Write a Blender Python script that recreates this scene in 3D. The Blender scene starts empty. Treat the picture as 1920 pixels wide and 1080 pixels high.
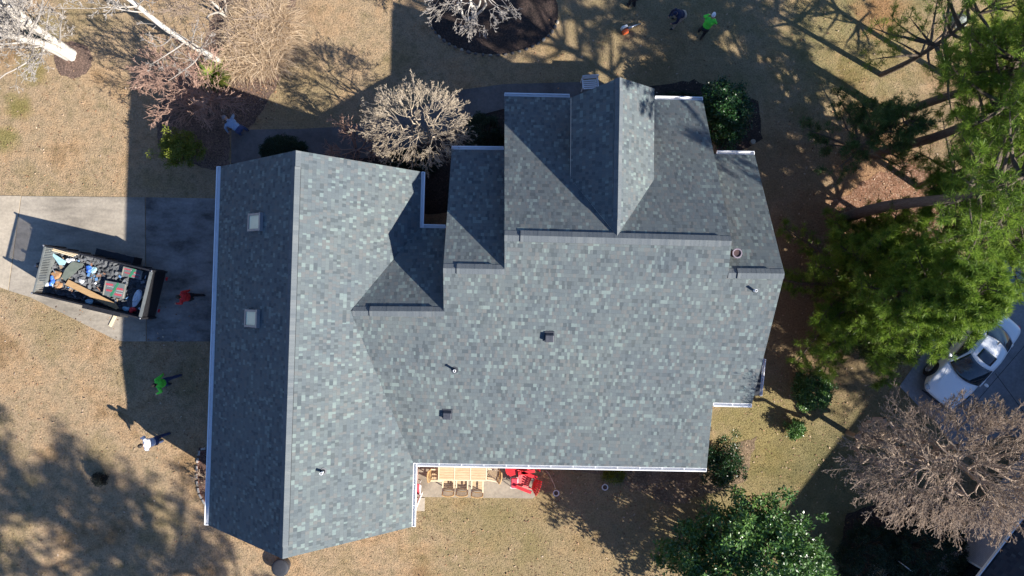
import bpy, bmesh, math, random
import numpy as np
from mathutils import Vector, Matrix
R = math.radians
sc = bpy.context.scene
COL = sc.collection

# ---------------------------------------------------------------- camera
CAMH = 30.0; TA, TB, FPX = 0.0126, -0.0136, 1281.4
MROT = Matrix.Rotation(TA, 3, 'X') @ Matrix.Rotation(TB, 3, 'Y')
cam_d = bpy.data.cameras.new('camera'); cam = bpy.data.objects.new('camera', cam_d); COL.objects.link(cam)
cam.location = (0, 0, CAMH); cam.rotation_euler = MROT.to_euler()
cam_d.sensor_width = 36; cam_d.lens = 36 * FPX / 1920; cam_d.clip_end = 2000; cam_d.clip_start = 0.5
sc.camera = cam
# ---------------------------------------------------------------- light
EL = math.atan(1 / 1.547); SX, SY = 0.849, -0.528          # towards the sun
w = bpy.data.worlds.new('World'); sc.world = w; w.use_nodes = True
nt = w.node_tree; bg = nt.nodes['Background']
sky = nt.nodes.new('ShaderNodeTexSky'); sky.sky_type = 'NISHITA'; sky.sun_disc = False
sky.sun_elevation = EL; sky.sun_rotation = math.atan2(SX, SY); sky.ozone_density = 5.0; sky.air_density = 1.2; sky.dust_density = .3
tint = nt.nodes.new('ShaderNodeMix'); tint.data_type = 'RGBA'; tint.blend_type = 'MULTIPLY'; tint.inputs[0].default_value = 1; tint.inputs[7].default_value = (.86, .98, 1.22, 1)
nt.links.new(sky.outputs[0], tint.inputs[6]); nt.links.new(tint.outputs[2], bg.inputs[0]); bg.inputs[1].default_value = 0.060
sd = bpy.data.lights.new('sun', 'SUN'); sd.energy = 5.0; sd.angle = R(0.55); sd.color = (1, 0.945, 0.86)
so = bpy.data.objects.new('sun', sd); COL.objects.link(so)
so.rotation_euler = Vector((-SX * math.cos(EL), -SY * math.cos(EL), -math.sin(EL))).to_track_quat('-Z', 'Y').to_euler()
sc.view_settings.view_transform = 'Standard'; sc.view_settings.look = 'None'
sc.view_settings.exposure = 1.18; sc.view_settings.gamma = 1
sc.cycles.max_bounces = 6; sc.cycles.transparent_max_bounces = 4

# ---------------------------------------------------------------- helpers
def at(px, py, z=0.0):
    d = MROT @ Vector(((px - 960) / FPX, (540 - py) / FPX, -1))
    t = (z - CAMH) / d.z
    return Vector((0, 0, CAMH)) + d * t
def on(pl, px, py):
    a, b, c = pl; n = (b - a).cross(c - a)
    o = Vector((0, 0, CAMH)); d = MROT @ Vector(((px - 960) / FPX, (540 - py) / FPX, -1))
    return o + d * ((a - o).dot(n) / d.dot(n))
YAW = -0.0223
def hp(u, v, z): return Vector((math.cos(YAW) * u - math.sin(YAW) * v, math.sin(YAW) * u + math.cos(YAW) * v, z))
def tag(o, label=None, cat=None, group=None, kind=None):
    if label: o['label'] = label
    if cat: o['category'] = cat
    if group: o['group'] = group
    if kind: o['kind'] = kind
    return o
def empty(name, loc=(0, 0, 0), rz=0, label=None, cat=None, group=None):
    o = bpy.data.objects.new(name, None); COL.objects.link(o); o.location = loc; o.rotation_euler = (0, 0, rz)
    o.empty_display_size = .2
    return tag(o, label, cat, group)
def copy_tree(o, parent=None):
    c = o.copy(); COL.objects.link(c); c.parent = parent
    for ch in list(o.children): copy_tree(ch, c)
    return c
class MB:
    def __init__(s): s.v = []; s.f = []; s.m = []
    def add(s, vs, fs, mi=0):
        n = len(s.v); s.v += [tuple(x) for x in vs]; s.f += [tuple(n + i for i in f) for f in fs]; s.m += [mi] * len(fs); return s
    def box(s, c, d, rz=0, mi=0, rx=0, ry=0, taper=1.0):
        M = Matrix.Rotation(rz, 3, 'Z') @ Matrix.Rotation(ry, 3, 'Y') @ Matrix.Rotation(rx, 3, 'X'); c = Vector(c); vs = []
        for z in (-.5, .5):
            t = taper if z > 0 else 1
            for x, y in ((-.5, -.5), (.5, -.5), (.5, .5), (-.5, .5)): vs.append(c + M @ Vector((x * d[0] * t, y * d[1] * t, z * d[2])))
        return s.add(vs, [(0, 3, 2, 1), (4, 5, 6, 7), (0, 1, 5, 4), (1, 2, 6, 5), (2, 3, 7, 6), (3, 0, 4, 7)], mi)
    def tube(s, pts, r, n=8, mi=0, caps=True):
        pts = [Vector(p) for p in pts]; rs = r if isinstance(r, (list, tuple)) else [r] * len(pts); b = len(s.v); vs = []
        for i, p in enumerate(pts):
            d = (pts[min(i + 1, len(pts) - 1)] - pts[max(i - 1, 0)]).normalized()
            a = d.orthogonal().normalized() if abs(d.z) > .9 else d.cross(Vector((0, 0, 1))).normalized(); c = d.cross(a)
            for k in range(n):
                t = 2 * math.pi * k / n; vs.append(p + (a * math.cos(t) + c * math.sin(t)) * rs[i])
        fs = []
        for i in range(len(pts) - 1):
            for k in range(n): fs.append((i * n + k, i * n + (k + 1) % n, (i + 1) * n + (k + 1) % n, (i + 1) * n + k))
        if caps: fs += [tuple(range(n))[::-1], tuple((len(pts) - 1) * n + k for k in range(n))]
        return s.add(vs, fs, mi)
    def cyl(s, c, r, h, n=16, mi=0, r2=None, axis=(0, 0, 1)):
        a = Vector(axis).normalized() * h / 2; c = Vector(c); return s.tube([c - a, c + a], [r, r if r2 is None else r2], n, mi)
    def torus(s, c, Rr, r, n=24, k=6, mi=0, M=None):
        vs = []; fs = []; c = Vector(c)
        for i in range(n):
            t = 2 * math.pi * i / n
            for j in range(k):
                q = 2 * math.pi * j / k; p = Vector(((Rr + r * math.cos(q)) * math.cos(t), (Rr + r * math.cos(q)) * math.sin(t), r * math.sin(q)))
                vs.append(c + (M @ p if M else p))
                fs.append((i * k + j, ((i + 1) % n) * k + j, ((i + 1) % n) * k + (j + 1) % k, i * k + (j + 1) % k))
        return s.add(vs, fs, mi)
    def prism(s, poly, z0, z1, mi=0, mside=None):
        n = len(poly); vs = [(p[0], p[1], z0) for p in poly] + [(p[0], p[1], z1) for p in poly]
        s.add(vs, [tuple(range(n))[::-1], tuple(range(n, 2 * n))] + [(i, (i + 1) % n, n + (i + 1) % n, n + i) for i in range(n)], mi)
        return s
    def ell(s, c, r, n=10, k=7, mi=0, M=None):
        vs = []; fs = []; c = Vector(c)
        for j in range(k + 1):
            ph = math.pi * j / k
            for i in range(n):
                t = 2 * math.pi * i / n; p = Vector((r[0] * math.sin(ph) * math.cos(t), r[1] * math.sin(ph) * math.sin(t), -r[2] * math.cos(ph)))
                vs.append(c + (M @ p if M else p))
        for j in range(k):
            for i in range(n): fs.append((j * n + i, j * n + (i + 1) % n, (j + 1) * n + (i + 1) % n, (j + 1) * n + i))
        return s.add(vs, fs, mi)
    def build(s, name, mats, parent=None, smooth=False, bevel=0):
        me = bpy.data.meshes.new(name); me.from_pydata(s.v, [], s.f); me.update()
        if not isinstance(mats, (list, tuple)): mats = [mats]
        for m in mats: me.materials.append(m)
        if len(mats) > 1: me.polygons.foreach_set('material_index', s.m)
        if smooth: me.polygons.foreach_set('use_smooth', [True] * len(me.polygons))
        o = bpy.data.objects.new(name, me); COL.objects.link(o); o.parent = parent
        if bevel:
            b = o.modifiers.new('b', 'BEVEL'); b.width = bevel; b.segments = 2; b.limit_method = 'ANGLE'
        return o
def npmesh(name, V, F, mat, parent=None, col=None, smooth=False):
    """V (n,3), F (m,k) arrays -> one mesh; col is a per-vertex value read by the material"""
    V = np.asarray(V, np.float32); F = np.asarray(F, np.int32); k = F.shape[1]
    me = bpy.data.meshes.new(name); me.vertices.add(len(V)); me.vertices.foreach_set('co', V.ravel())
    me.loops.add(F.size); me.loops.foreach_set('vertex_index', F.ravel())
    me.polygons.add(len(F)); me.polygons.foreach_set('loop_start', np.arange(0, F.size, k, dtype=np.int32))
    me.polygons.foreach_set('loop_total', np.full(len(F), k, np.int32)); 
    if smooth: me.polygons.foreach_set('use_smooth', np.ones(len(F), bool))
    me.update(calc_edges=True)
    if col is not None:
        a = me.attributes.new('tint', 'FLOAT', 'POINT'); a.data.foreach_set('value', np.asarray(col, np.float32))
    me.materials.append(mat)
    o = bpy.data.objects.new(name, me); COL.objects.link(o); o.parent = parent
    return o

# ---------------------------------------------------------------- materials
def newmat(name):
    m = bpy.data.materials.new(name); m.use_nodes = True; n = m.node_tree
    return m, n, n.nodes['Principled BSDF']
def srgb(c):
    return tuple(((x / 255) / 12.92 if x / 255 <= .04045 else ((x / 255 + .055) / 1.055) ** 2.4) for x in c) + (1,)
class N:                                   # tiny node helper
    def __init__(s, nt): s.nt = nt
    def node(s, t, **kw):
        n = s.nt.nodes.new(t)
        for k, v in kw.items(): setattr(n, k, v)
        return n
    def link(s, a, b): s.nt.links.new(a, b)
    def math(s, op, a, b=None, clamp=False):
        n = s.node('ShaderNodeMath', operation=op, use_clamp=clamp)
        for i, x in enumerate((a, b)):
            if x is None: continue
            if isinstance(x, (int, float)): n.inputs[i].default_value = x
            else: s.link(x, n.inputs[i])
        return n.outputs[0]
    def noise(s, vec, scale, detail=4, rough=.55, dim='3D'):
        n = s.node('ShaderNodeTexNoise', noise_dimensions=dim); n.inputs['Scale'].default_value = scale
        n.inputs['Detail'].default_value = detail; n.inputs['Roughness'].default_value = rough
        if vec is not None: s.link(vec, n.inputs['Vector'])
        return n.outputs['Fac']
    def ramp(s, fac, stops, interp='LINEAR'):
        n = s.node('ShaderNodeValToRGB'); n.color_ramp.interpolation = interp; e = n.color_ramp.elements
        while len(e) < len(stops): e.new(.5)
        for i, (p, c) in enumerate(stops): e[i].position = p; e[i].color = c if len(c) == 4 else tuple(c) + (1,)
        s.link(fac, n.inputs[0]); return n.outputs[0]
    def mix(s, f, a, b, mode='MIX'):
        n = s.node('ShaderNodeMix', data_type='RGBA', blend_type=mode)
        for i, x in ((0, f), (6, a), (7, b)):
            if isinstance(x, (int, float)): n.inputs[i].default_value = x
            elif isinstance(x, tuple): n.inputs[i].default_value = x if len(x) == 4 else x + (1,)
            else: s.link(x, n.inputs[i])
        return n.outputs[2]
    def bump(s, h, strength, dist, bsdf, nrm=None):
        n = s.node('ShaderNodeBump'); n.inputs['Strength'].default_value = strength; n.inputs['Distance'].default_value = dist
        s.link(h, n.inputs['Height']); s.link(n.outputs[0], bsdf.inputs['Normal']); return n
def mat_var(name, c1, c2, scale=6, rough=.8, bump=.3, bd=.01, metal=0, coat=0, stretch=None, detail=4, spec=.5):
    m, nt, b = newmat(name); g = N(nt); tc = g.node('ShaderNodeTexCoord').outputs['Object']
    if stretch:
        mp = g.node('ShaderNodeMapping'); mp.inputs['Scale'].default_value = stretch; g.link(tc, mp.inputs[0]); tc = mp.outputs[0]
    f = g.noise(tc, scale, detail, .6)
    g.link(g.ramp(f, [(.3, c1), (.7, c2)]), b.inputs['Base Color']); b.inputs['Roughness'].default_value = rough
    b.inputs['Metallic'].default_value = metal; b.inputs['Coat Weight'].default_value = coat; b.inputs['Specular IOR Level'].default_value = spec
    if bump: g.bump(g.noise(tc, scale * 6, 3), bump, bd, b)
    return m
def foliage(name, stops, rough=.5, trans=.25, spec=.3, scale=2):
    m, nt, b = newmat(name); g = N(nt)
    a = g.node('ShaderNodeAttribute', attribute_name='tint').outputs['Fac']
    tc = g.node('ShaderNodeTexCoord').outputs['Object']
    f = g.math('ADD', g.math('MULTIPLY', a, .75), g.math('MULTIPLY', g.noise(tc, scale, 2), .25))
    c = g.ramp(f, stops); g.link(c, b.inputs['Base Color']); b.inputs['Roughness'].default_value = rough; b.inputs['Specular IOR Level'].default_value = spec
    if trans:
        t = g.node('ShaderNodeBsdfTranslucent'); g.link(c, t.inputs[0]); mx = g.node('ShaderNodeMixShader'); mx.inputs[0].default_value = trans
        g.link(b.outputs[0], mx.inputs[1]); g.link(t.outputs[0], mx.inputs[2]); g.link(mx.outputs[0], nt.nodes['Material Output'].inputs[0])
    return m

def shingle(name, mul=1.0, course=.143, tab=.135, cap=False, hue=(1, 1, 1)):
    m, nt, b = newmat(name); g = N(nt); uv = g.node('ShaderNodeUVMap').outputs[0]
    sp = g.node('ShaderNodeSeparateXYZ'); g.link(uv, sp.inputs[0])
    vr = g.math('DIVIDE', sp.outputs[1], course); row = g.math('FLOOR', vr)
    wn = g.node('ShaderNodeTexWhiteNoise', noise_dimensions='1D'); g.link(row, wn.inputs['W'])
    ur = g.math('ADD', g.math('DIVIDE', sp.outputs[0], tab), g.math('MULTIPLY', wn.outputs[0], 9.0))
    # uneven tab widths
    wob = g.noise(None, 1); 
    cv = g.node('ShaderNodeCombineXYZ'); g.link(g.math('MULTIPLY', ur, .6), cv.inputs[0]); g.link(g.math('MULTIPLY', row, 3.7), cv.inputs[1])
    wob = g.noise(cv.outputs[0], 1, 0); ur = g.math('ADD', ur, g.math('MULTIPLY', g.math('SUBTRACT', wob, .5), 1.5))
    col = g.math('FLOOR', ur)
    def wn2(x, y, seed):
        c = g.node('ShaderNodeCombineXYZ'); g.link(x, c.inputs[0]); g.link(y, c.inputs[1]); c.inputs[2].default_value = seed
        q = g.node('ShaderNodeTexWhiteNoise', noise_dimensions='3D'); g.link(c.outputs[0], q.inputs[0]); return q.outputs[0]
    r1 = wn2(col, row, 1.0); r2 = wn2(g.math('FLOOR', g.math('DIVIDE', ur, 3.0)), row, 5.0)
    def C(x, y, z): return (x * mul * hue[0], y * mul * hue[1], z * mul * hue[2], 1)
    if cap:
        c = g.ramp(r2, [(0, C(.215, .235, .262)), (.4, C(.24, .258, .282)), (.8, C(.265, .28, .30))], 'CONSTANT')
    else:
        c = g.ramp(r1, [(0, C(.115, .132, .142)), (.09, C(.15, .17, .183)), (.22, C(.19, .212, .222)), (.60, C(.228, .222, .218)),
                        (.74, C(.21, .238, .243)), (.86, C(.315, .375, .355)), (.96, C(.245, .285, .278))], 'CONSTANT')
        c2 = g.ramp(r2, [(0, C(.175, .195, .21)), (.35, C(.205, .215, .218)), (.7, C(.235, .245, .24))], 'CONSTANT')
        c = g.mix(.30, c, c2)
    big = g.noise(uv, .35, 3); c = g.mix(1.0, c, g.ramp(big, [(.3, (.9, .9, .92)), (.7, (1.06, 1.04, 1.0))]), 'MULTIPLY')
    gr = g.noise(uv, 60, 2); c = g.mix(1.0, c, g.ramp(gr, [(.25, (.82, .82, .82)), (.75, (1.15, 1.15, 1.15))]), 'MULTIPLY')
    g.link(c, b.inputs['Base Color']); b.inputs['Roughness'].default_value = .93; b.inputs['Specular IOR Level'].default_value = .2
    fv = g.math('FRACT', vr); fu = g.math('FRACT', ur)
    step = g.math('SUBTRACT', 1.0, fv)
    gap = g.math('GREATER_THAN', g.math('ABSOLUTE', g.math('SUBTRACT', fu, .5)), .46)
    h = g.math('ADD', g.math('MULTIPLY', step, .008), g.math('MULTIPLY', g.math('MULTIPLY', r1, .004), 1))
    h = g.math('SUBTRACT', h, g.math('MULTIPLY', gap, .003))
    g.bump(h, 1.0, 1.0, b); return m
M = {}
M['shingle'] = shingle('shingle', .60, tab=.105, hue=(.935, 1.005, 1.025)); M['cap'] = shingle('ridge_cap', .56, course=.3, tab=.05, cap=True, hue=(.95, 1.0, .98))
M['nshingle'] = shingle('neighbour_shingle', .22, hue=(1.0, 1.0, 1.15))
M['white'] = mat_var('white_paint', (.72, .73, .74), (.82, .82, .82), 3, .45, .05)
M['trim'] = mat_var('trim_paint', (.62, .62, .60), (.72, .72, .70), 4, .5, .05)
M['black'] = mat_var('black_metal', (.018, .018, .02), (.035, .035, .04), 8, .42, .1, .004, metal=.3)
M['rubber'] = mat_var('rubber', (.015, .015, .015), (.028, .028, .028), 10, .85, .2)
M['steel'] = mat_var('steel', (.35, .35, .36), (.5, .5, .52), 10, .35, .1, .003, metal=.9)
M['lead'] = mat_var('vent_metal', (.03, .035, .045), (.06, .065, .08), 8, .5, .1, .003, metal=.2)
M['wood'] = mat_var('teak_wood', (.42, .29, .16), (.60, .45, .28), 3, .65, .3, .003, stretch=(1.2, 14, 6))
M['woodd'] = mat_var('teak_chair', (.36, .22, .09), (.50, .33, .15), 4, .65, .3, .003, stretch=(3, 9, 6))
M['ply'] = mat_var('plywood', (.33, .20, .09), (.45, .29, .14), 5, .75, .2, .003, stretch=(1, 6, 1))
M['pale_wood'] = mat_var('pale_lumber', (.6, .47, .3), (.72, .6, .42), 5, .7, .2, .003, stretch=(1, 8, 8))
M['red'] = mat_var('red_plastic', (.62, .015, .02), (.72, .03, .04), 6, .45, .05)
M['pink'] = mat_var('red_cushion', (.60, .03, .06), (.72, .07, .10), 12, .8, .2, .004)
M['glassd'] = mat_var('dark_glass', (.01, .012, .015), (.02, .025, .03), 2, .06, 0, spec=.8)
M['skin'] = mat_var('skin', (.42, .24, .16), (.5, .3, .21), 8, .55, .1, .002)
M['hair'] = mat_var('hair', (.015, .012, .01), (.04, .03, .02), 40, .6, .4, .003)
def cloth(n, c): return mat_var(n, tuple(x * .85 for x in c), tuple(min(1, x * 1.12) for x in c), 14, .85, .5, .01)

def m_grass():
    m, nt, b = newmat('dormant_grass'); g = N(nt); tc = g.node('ShaderNodeTexCoord').outputs['Object']
    n0 = g.noise(tc, .35, 5, .6); n1 = g.noise(tc, 3.2, 5, .6); n2 = g.noise(tc, 14, 4, .7); n3 = g.noise(tc, 42, 3, .7)
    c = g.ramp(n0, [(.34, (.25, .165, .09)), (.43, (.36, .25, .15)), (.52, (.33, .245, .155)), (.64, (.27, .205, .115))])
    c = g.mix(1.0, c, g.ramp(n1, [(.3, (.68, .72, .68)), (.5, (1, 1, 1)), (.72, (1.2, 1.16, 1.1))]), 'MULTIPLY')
    def blob(c, px, py, r, colr, s, sq=1.0, ns=1.1):
        p = at(px, py)
        mp = g.node('ShaderNodeVectorMath', operation='SUBTRACT'); g.link(tc, mp.inputs[0]); mp.inputs[1].default_value = p
        m2 = g.node('ShaderNodeVectorMath', operation='MULTIPLY'); g.link(mp.outputs[0], m2.inputs[0]); m2.inputs[1].default_value = (1, sq, 0)
        ln = g.node('ShaderNodeVectorMath', operation='LENGTH'); g.link(m2.outputs[0], ln.inputs[0])
        d = g.math('SUBTRACT', 1.0, g.math('DIVIDE', ln.outputs[1], r)); nn = g.math('MULTIPLY', g.math('SUBTRACT', g.noise(tc, ns, 5, .65), .5), 2.6)
        f = g.math('MULTIPLY', g.math('ADD', g.math('MULTIPLY', d, 1.6), nn), s); f = g.math('MAXIMUM', g.math('MINIMUM', f, s), 0.0)
        return g.mix(f, c, colr)
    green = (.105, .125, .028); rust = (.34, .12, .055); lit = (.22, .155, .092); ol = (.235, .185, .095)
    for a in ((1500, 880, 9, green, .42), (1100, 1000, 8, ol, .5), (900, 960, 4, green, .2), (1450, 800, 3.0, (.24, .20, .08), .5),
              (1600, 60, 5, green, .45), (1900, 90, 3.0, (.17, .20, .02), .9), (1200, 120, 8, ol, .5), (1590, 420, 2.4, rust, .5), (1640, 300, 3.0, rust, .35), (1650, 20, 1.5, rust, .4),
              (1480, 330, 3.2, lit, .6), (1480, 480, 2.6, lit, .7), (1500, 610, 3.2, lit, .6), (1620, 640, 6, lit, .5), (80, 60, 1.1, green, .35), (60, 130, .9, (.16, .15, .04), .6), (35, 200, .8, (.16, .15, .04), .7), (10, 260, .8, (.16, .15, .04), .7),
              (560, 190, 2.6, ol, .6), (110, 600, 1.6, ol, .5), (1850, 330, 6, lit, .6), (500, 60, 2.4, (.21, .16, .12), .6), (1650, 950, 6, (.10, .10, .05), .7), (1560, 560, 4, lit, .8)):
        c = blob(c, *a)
    c = g.mix(1.0, c, g.ramp(n2, [(.28, (.62, .6, .58)), (.5, (1, 1, 1)), (.72, (1.3, 1.28, 1.24))]), 'MULTIPLY')
    c = g.mix(1.0, c, g.ramp(n3, [(.3, (.74, .73, .72)), (.5, (1, 1, 1)), (.72, (1.28, 1.27, 1.25))]), 'MULTIPLY')
    g.link(c, b.inputs['Base Color']); b.inputs['Roughness'].default_value = 1; b.inputs['Specular IOR Level'].default_value = .05
    h = g.math('ADD', g.math('MULTIPLY', n2, .075), g.math('MULTIPLY', n3, .035))
    g.bump(h, .8, 1.0, b); return m
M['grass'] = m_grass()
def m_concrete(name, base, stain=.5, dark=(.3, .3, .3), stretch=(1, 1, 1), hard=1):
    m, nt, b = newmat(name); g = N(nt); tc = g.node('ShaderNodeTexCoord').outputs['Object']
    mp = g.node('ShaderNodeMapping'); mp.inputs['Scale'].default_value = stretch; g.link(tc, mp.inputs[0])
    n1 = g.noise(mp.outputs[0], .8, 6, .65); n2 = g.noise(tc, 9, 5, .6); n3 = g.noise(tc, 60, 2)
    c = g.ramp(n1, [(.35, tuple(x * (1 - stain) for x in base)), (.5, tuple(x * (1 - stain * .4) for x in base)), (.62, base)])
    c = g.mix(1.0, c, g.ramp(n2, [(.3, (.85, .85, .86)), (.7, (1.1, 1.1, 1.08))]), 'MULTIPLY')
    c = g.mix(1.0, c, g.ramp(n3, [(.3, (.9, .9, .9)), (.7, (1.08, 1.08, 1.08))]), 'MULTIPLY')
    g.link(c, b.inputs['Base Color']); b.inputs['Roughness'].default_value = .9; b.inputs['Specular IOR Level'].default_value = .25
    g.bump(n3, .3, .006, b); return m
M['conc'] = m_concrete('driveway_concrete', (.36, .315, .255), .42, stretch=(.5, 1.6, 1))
M['conc_l'] = m_concrete('pale_concrete', (.42, .36, .28), .25)
M['conc_d'] = m_concrete('asphalt_grey', (.26, .26, .27), .3)
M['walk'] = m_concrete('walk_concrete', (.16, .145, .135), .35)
M['patio'] = m_concrete('patio_concrete', (.34, .29, .225), .4)
M['asph'] = m_concrete('street_asphalt', (.10, .10, .10), .3)
def m_mulch(name, c1, c2, c3=None):
    m, nt, b = newmat(name); g = N(nt); tc = g.node('ShaderNodeTexCoord').outputs['Object']
    v = g.node('ShaderNodeTexVoronoi'); v.inputs['Scale'].default_value = 22; g.link(tc, v.inputs['Vector'])
    s = g.node('ShaderNodeSeparateColor'); g.link(v.outputs['Color'], s.inputs[0]); n1 = g.noise(tc, 1.2, 5)
    c = g.ramp(s.outputs[0], [(0, c1), (.7, c2), (1, c3 or tuple(x * 1.5 for x in c2))]); c = g.mix(1.0, c, g.ramp(n1, [(.3, (.65, .65, .65)), (.7, (1.25, 1.2, 1.2))]), 'MULTIPLY')
    g.link(c, b.inputs['Base Color']); b.inputs['Roughness'].default_value = 1; g.bump(g.noise(tc, 30, 4), 1, .04, b); return m
M['mulch'] = m_mulch('bark_mulch', (.055, .032, .024), (.12, .068, .05))
M['mulch_l'] = m_mulch('faded_mulch', (.08, .052, .038), (.15, .10, .075))
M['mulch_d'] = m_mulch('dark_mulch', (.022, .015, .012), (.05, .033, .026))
def m_brick(name, c1, c2, mort, sx=1, vert=True, scale=1.0):
    m, nt, b = newmat(name); g = N(nt); tc = g.node('ShaderNodeTexCoord').outputs['Object']
    if vert:
        s = g.node('ShaderNodeSeparateXYZ'); g.link(tc, s.inputs[0]); cb = g.node('ShaderNodeCombineXYZ')
        g.link(g.math('ADD', s.outputs[0], s.outputs[1]), cb.inputs[0]); g.link(s.outputs[2], cb.inputs[1]); tc = cb.outputs[0]
    br = g.node('ShaderNodeTexBrick'); g.link(tc, br.inputs['Vector']); br.inputs['Scale'].default_value = scale
    br.inputs['Brick Width'].default_value = .215; br.inputs['Row Height'].default_value = .075; br.inputs['Mortar Size'].default_value = .01
    br.inputs['Color1'].default_value = c1 + (1,); br.inputs['Color2'].default_value = c2 + (1,); br.inputs['Mortar'].default_value = mort + (1,)
    g.link(br.outputs[0], b.inputs['Base Color']); b.inputs['Roughness'].default_value = .9; g.bump(br.outputs['Fac'], -.5, .01, b); return m
M['brick'] = m_brick('brick', (.28, .10, .065), (.22, .075, .05), (.35, .32, .28))
M['paver'] = m_brick('brick_paver', (.52, .50, .52), (.44, .42, .45), (.25, .24, .25), vert=False, scale=1)
M['bark'] = mat_var('pine_bark', (.10, .075, .055), (.20, .155, .12), 5, .95, 1, .03, stretch=(6, 6, 1))
M['bark_w'] = mat_var('pale_bark', (.40, .365, .31), (.60, .56, .50), 4, .85, .5, .01, stretch=(5, 5, 1.2))
M['twig_w'] = mat_var('pale_twigs', (.30, .27, .235), (.44, .40, .36), 2, .85, 0)
M['twig_t'] = mat_var('tan_twigs', (.38, .31, .22), (.54, .45, .34), 2, .85, 0)
M['twig_r'] = mat_var('red_brown_twigs', (.30, .18, .135), (.44, .29, .22), 1.5, .85, 0)
M['twig_b'] = mat_var('brown_twigs', (.24, .18, .13), (.38, .285, .215), .9, .85, 0)
M['pine'] = foliage('pine_needles', [(.12, (.055, .11, .018)), (.4, (.14, .235, .03)), (.75, (.25, .36, .05)), (1, (.36, .38, .09))], .45, .42)
M['pine_d'] = foliage('dark_needles', [(.12, (.03, .065, .02)), (.5, (.07, .135, .04)), (1, (.12, .2, .055))], .5, .25)
M['magnolia'] = foliage('magnolia_leaves', [(.1, (.025, .07, .02)), (.5, (.065, .15, .03)), (.85, (.13, .24, .05)), (1, (.2, .28, .07))], .36, .2, .6)
M['camellia'] = foliage('camellia_leaves', [(.1, (.010, .035, .010)), (.6, (.022, .07, .018)), (1, (.05, .12, .025))], .3, .12, .5)
M['yellow'] = foliage('yellow_green_leaves', [(.1, (.06, .08, .012)), (.6, (.16, .19, .02)), (1, (.28, .30, .04))], .45, .25)
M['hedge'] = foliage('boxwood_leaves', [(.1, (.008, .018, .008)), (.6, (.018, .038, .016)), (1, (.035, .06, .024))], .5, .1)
M['straw'] = foliage('straw_blades', [(.1, (.36, .26, .16)), (.5, (.56, .43, .29)), (1, (.72, .58, .42))], .7, .35)
M['yucca'] = foliage('yucca_blades', [(.1, (.06, .13, .03)), (.5, (.22, .28, .06)), (1, (.45, .42, .10))], .45, .2)
M['ivy'] = foliage('mixed_leaves', [(.1, (.03, .05, .012)), (.5, (.09, .13, .03)), (1, (.2, .17, .07))], .5, .2)
M['litter'] = foliage('dry_leaves', [(.1, (.10, .05, .03)), (.5, (.30, .17, .09)), (.8, (.42, .30, .2)), (1, (.62, .52, .42))], .8, 0)

# ================================================================ SETTING
def sheet(name, poly, z, mat, wob=0, seed=1):
    """flat polygon on the ground; wob makes its outline uneven"""
    rnd = random.Random(seed); pts = []
    for i in range(len(poly)):
        a = Vector(poly[i][:2]); b = Vector(poly[(i + 1) % len(poly)][:2]); n = max(1, int((b - a).length / .25)) if wob else 1
        for k in range(n):
            p = a.lerp(b, k / n)
            if wob: p += Vector((rnd.uniform(-wob, wob), rnd.uniform(-wob, wob)))
            pts.append(p)
    m = MB(); m.add([(p.x, p.y, z) for p in pts], [tuple(range(len(pts)))]); o = m.build(name, mat)
    return tag(o, kind='structure')
def ring(cx, cy, rx, ry, n=40, a0=0, a1=2 * math.pi, rot=0):
    out = []
    for i in range(n):
        t = a0 + (a1 - a0) * i / n; x, y = rx * math.cos(t), ry * math.sin(t)
        out.append(at(cx + x * math.cos(rot) - y * math.sin(rot), cy + x * math.sin(rot) + y * math.cos(rot)))
    return out
def ground_mesh():
    m = MB(); S = 400; m.add([(-S, -S, 0), (S, -S, 0), (S, S, 0), (-S, S, 0)], [(0, 1, 2, 3)])
    return tag(m.build('ground', M['grass']), kind='structure')
ground_mesh()
P = lambda l, z=0: [at(x, y, z) for x, y in l]
def slab(name, px, z, mat, th=.03):
    m = MB(); m.prism([(p.x, p.y) for p in P(px)], z - th, z); return tag(m.build(name, mat), kind='structure')
# driveway in three pours, joints between
slab('driveway', [(41, 368), (272, 370), (274, 640), (233, 640), (217, 637), (57, 557), (17, 545)], .022, M['conc'])
slab('driveway', [(-420, 362), (39.5, 367.5), (15.5, 544), (-10, 535), (-420, 480)], .026, M['conc_l'])
slab('driveway', [(273.5, 370), (452, 373), (452, 640), (275.5, 640)], .018, m_concrete('shade_darkened_concrete', (.27, .26, .245), .72, stretch=(.6, 1.2, 1)))  # pour beside the garage: house shade is put into its darker base colour
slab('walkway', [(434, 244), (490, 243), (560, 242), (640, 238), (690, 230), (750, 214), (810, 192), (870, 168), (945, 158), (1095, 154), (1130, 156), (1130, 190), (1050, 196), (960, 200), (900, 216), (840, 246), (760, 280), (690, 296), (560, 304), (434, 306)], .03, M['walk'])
slab('patio', [(700, 830), (1003, 826), (1003, 930), (999, 934), (778, 931), (700, 930)], .05, M['patio'], .06)
slab('stepping_slab', [(776, 933), (797, 933), (796, 958), (775, 957)], .04, M['conc_l'], .05)
slab('neighbour_driveway', [(1686, 724), (1742, 645), (1790, 560), (1990, 380), (2500, 500), (2300, 900), (1960, 830), (1880, 815), (1800, 850), (1760, 800)], .02, M['conc_d'])
j = MB()
for (a, b) in (((1965, 597), (1818, 768)), ((1866, 700), (1925, 780)), ((1895, 645), (1860, 610))):
    a = at(*a, .022); b = at(*b, .022); d = (b - a).normalized(); n_ = Vector((-d.y, d.x, 0)) * .012
    j.add([a - n_ + Vector((0, 0, .003)), b - n_ + Vector((0, 0, .003)), b + n_ + Vector((0, 0, .003)), a + n_ + Vector((0, 0, .003))], [(0, 1, 2, 3)])
tag(j.build('driveway_joint', M['rubber']), kind='structure')

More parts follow.
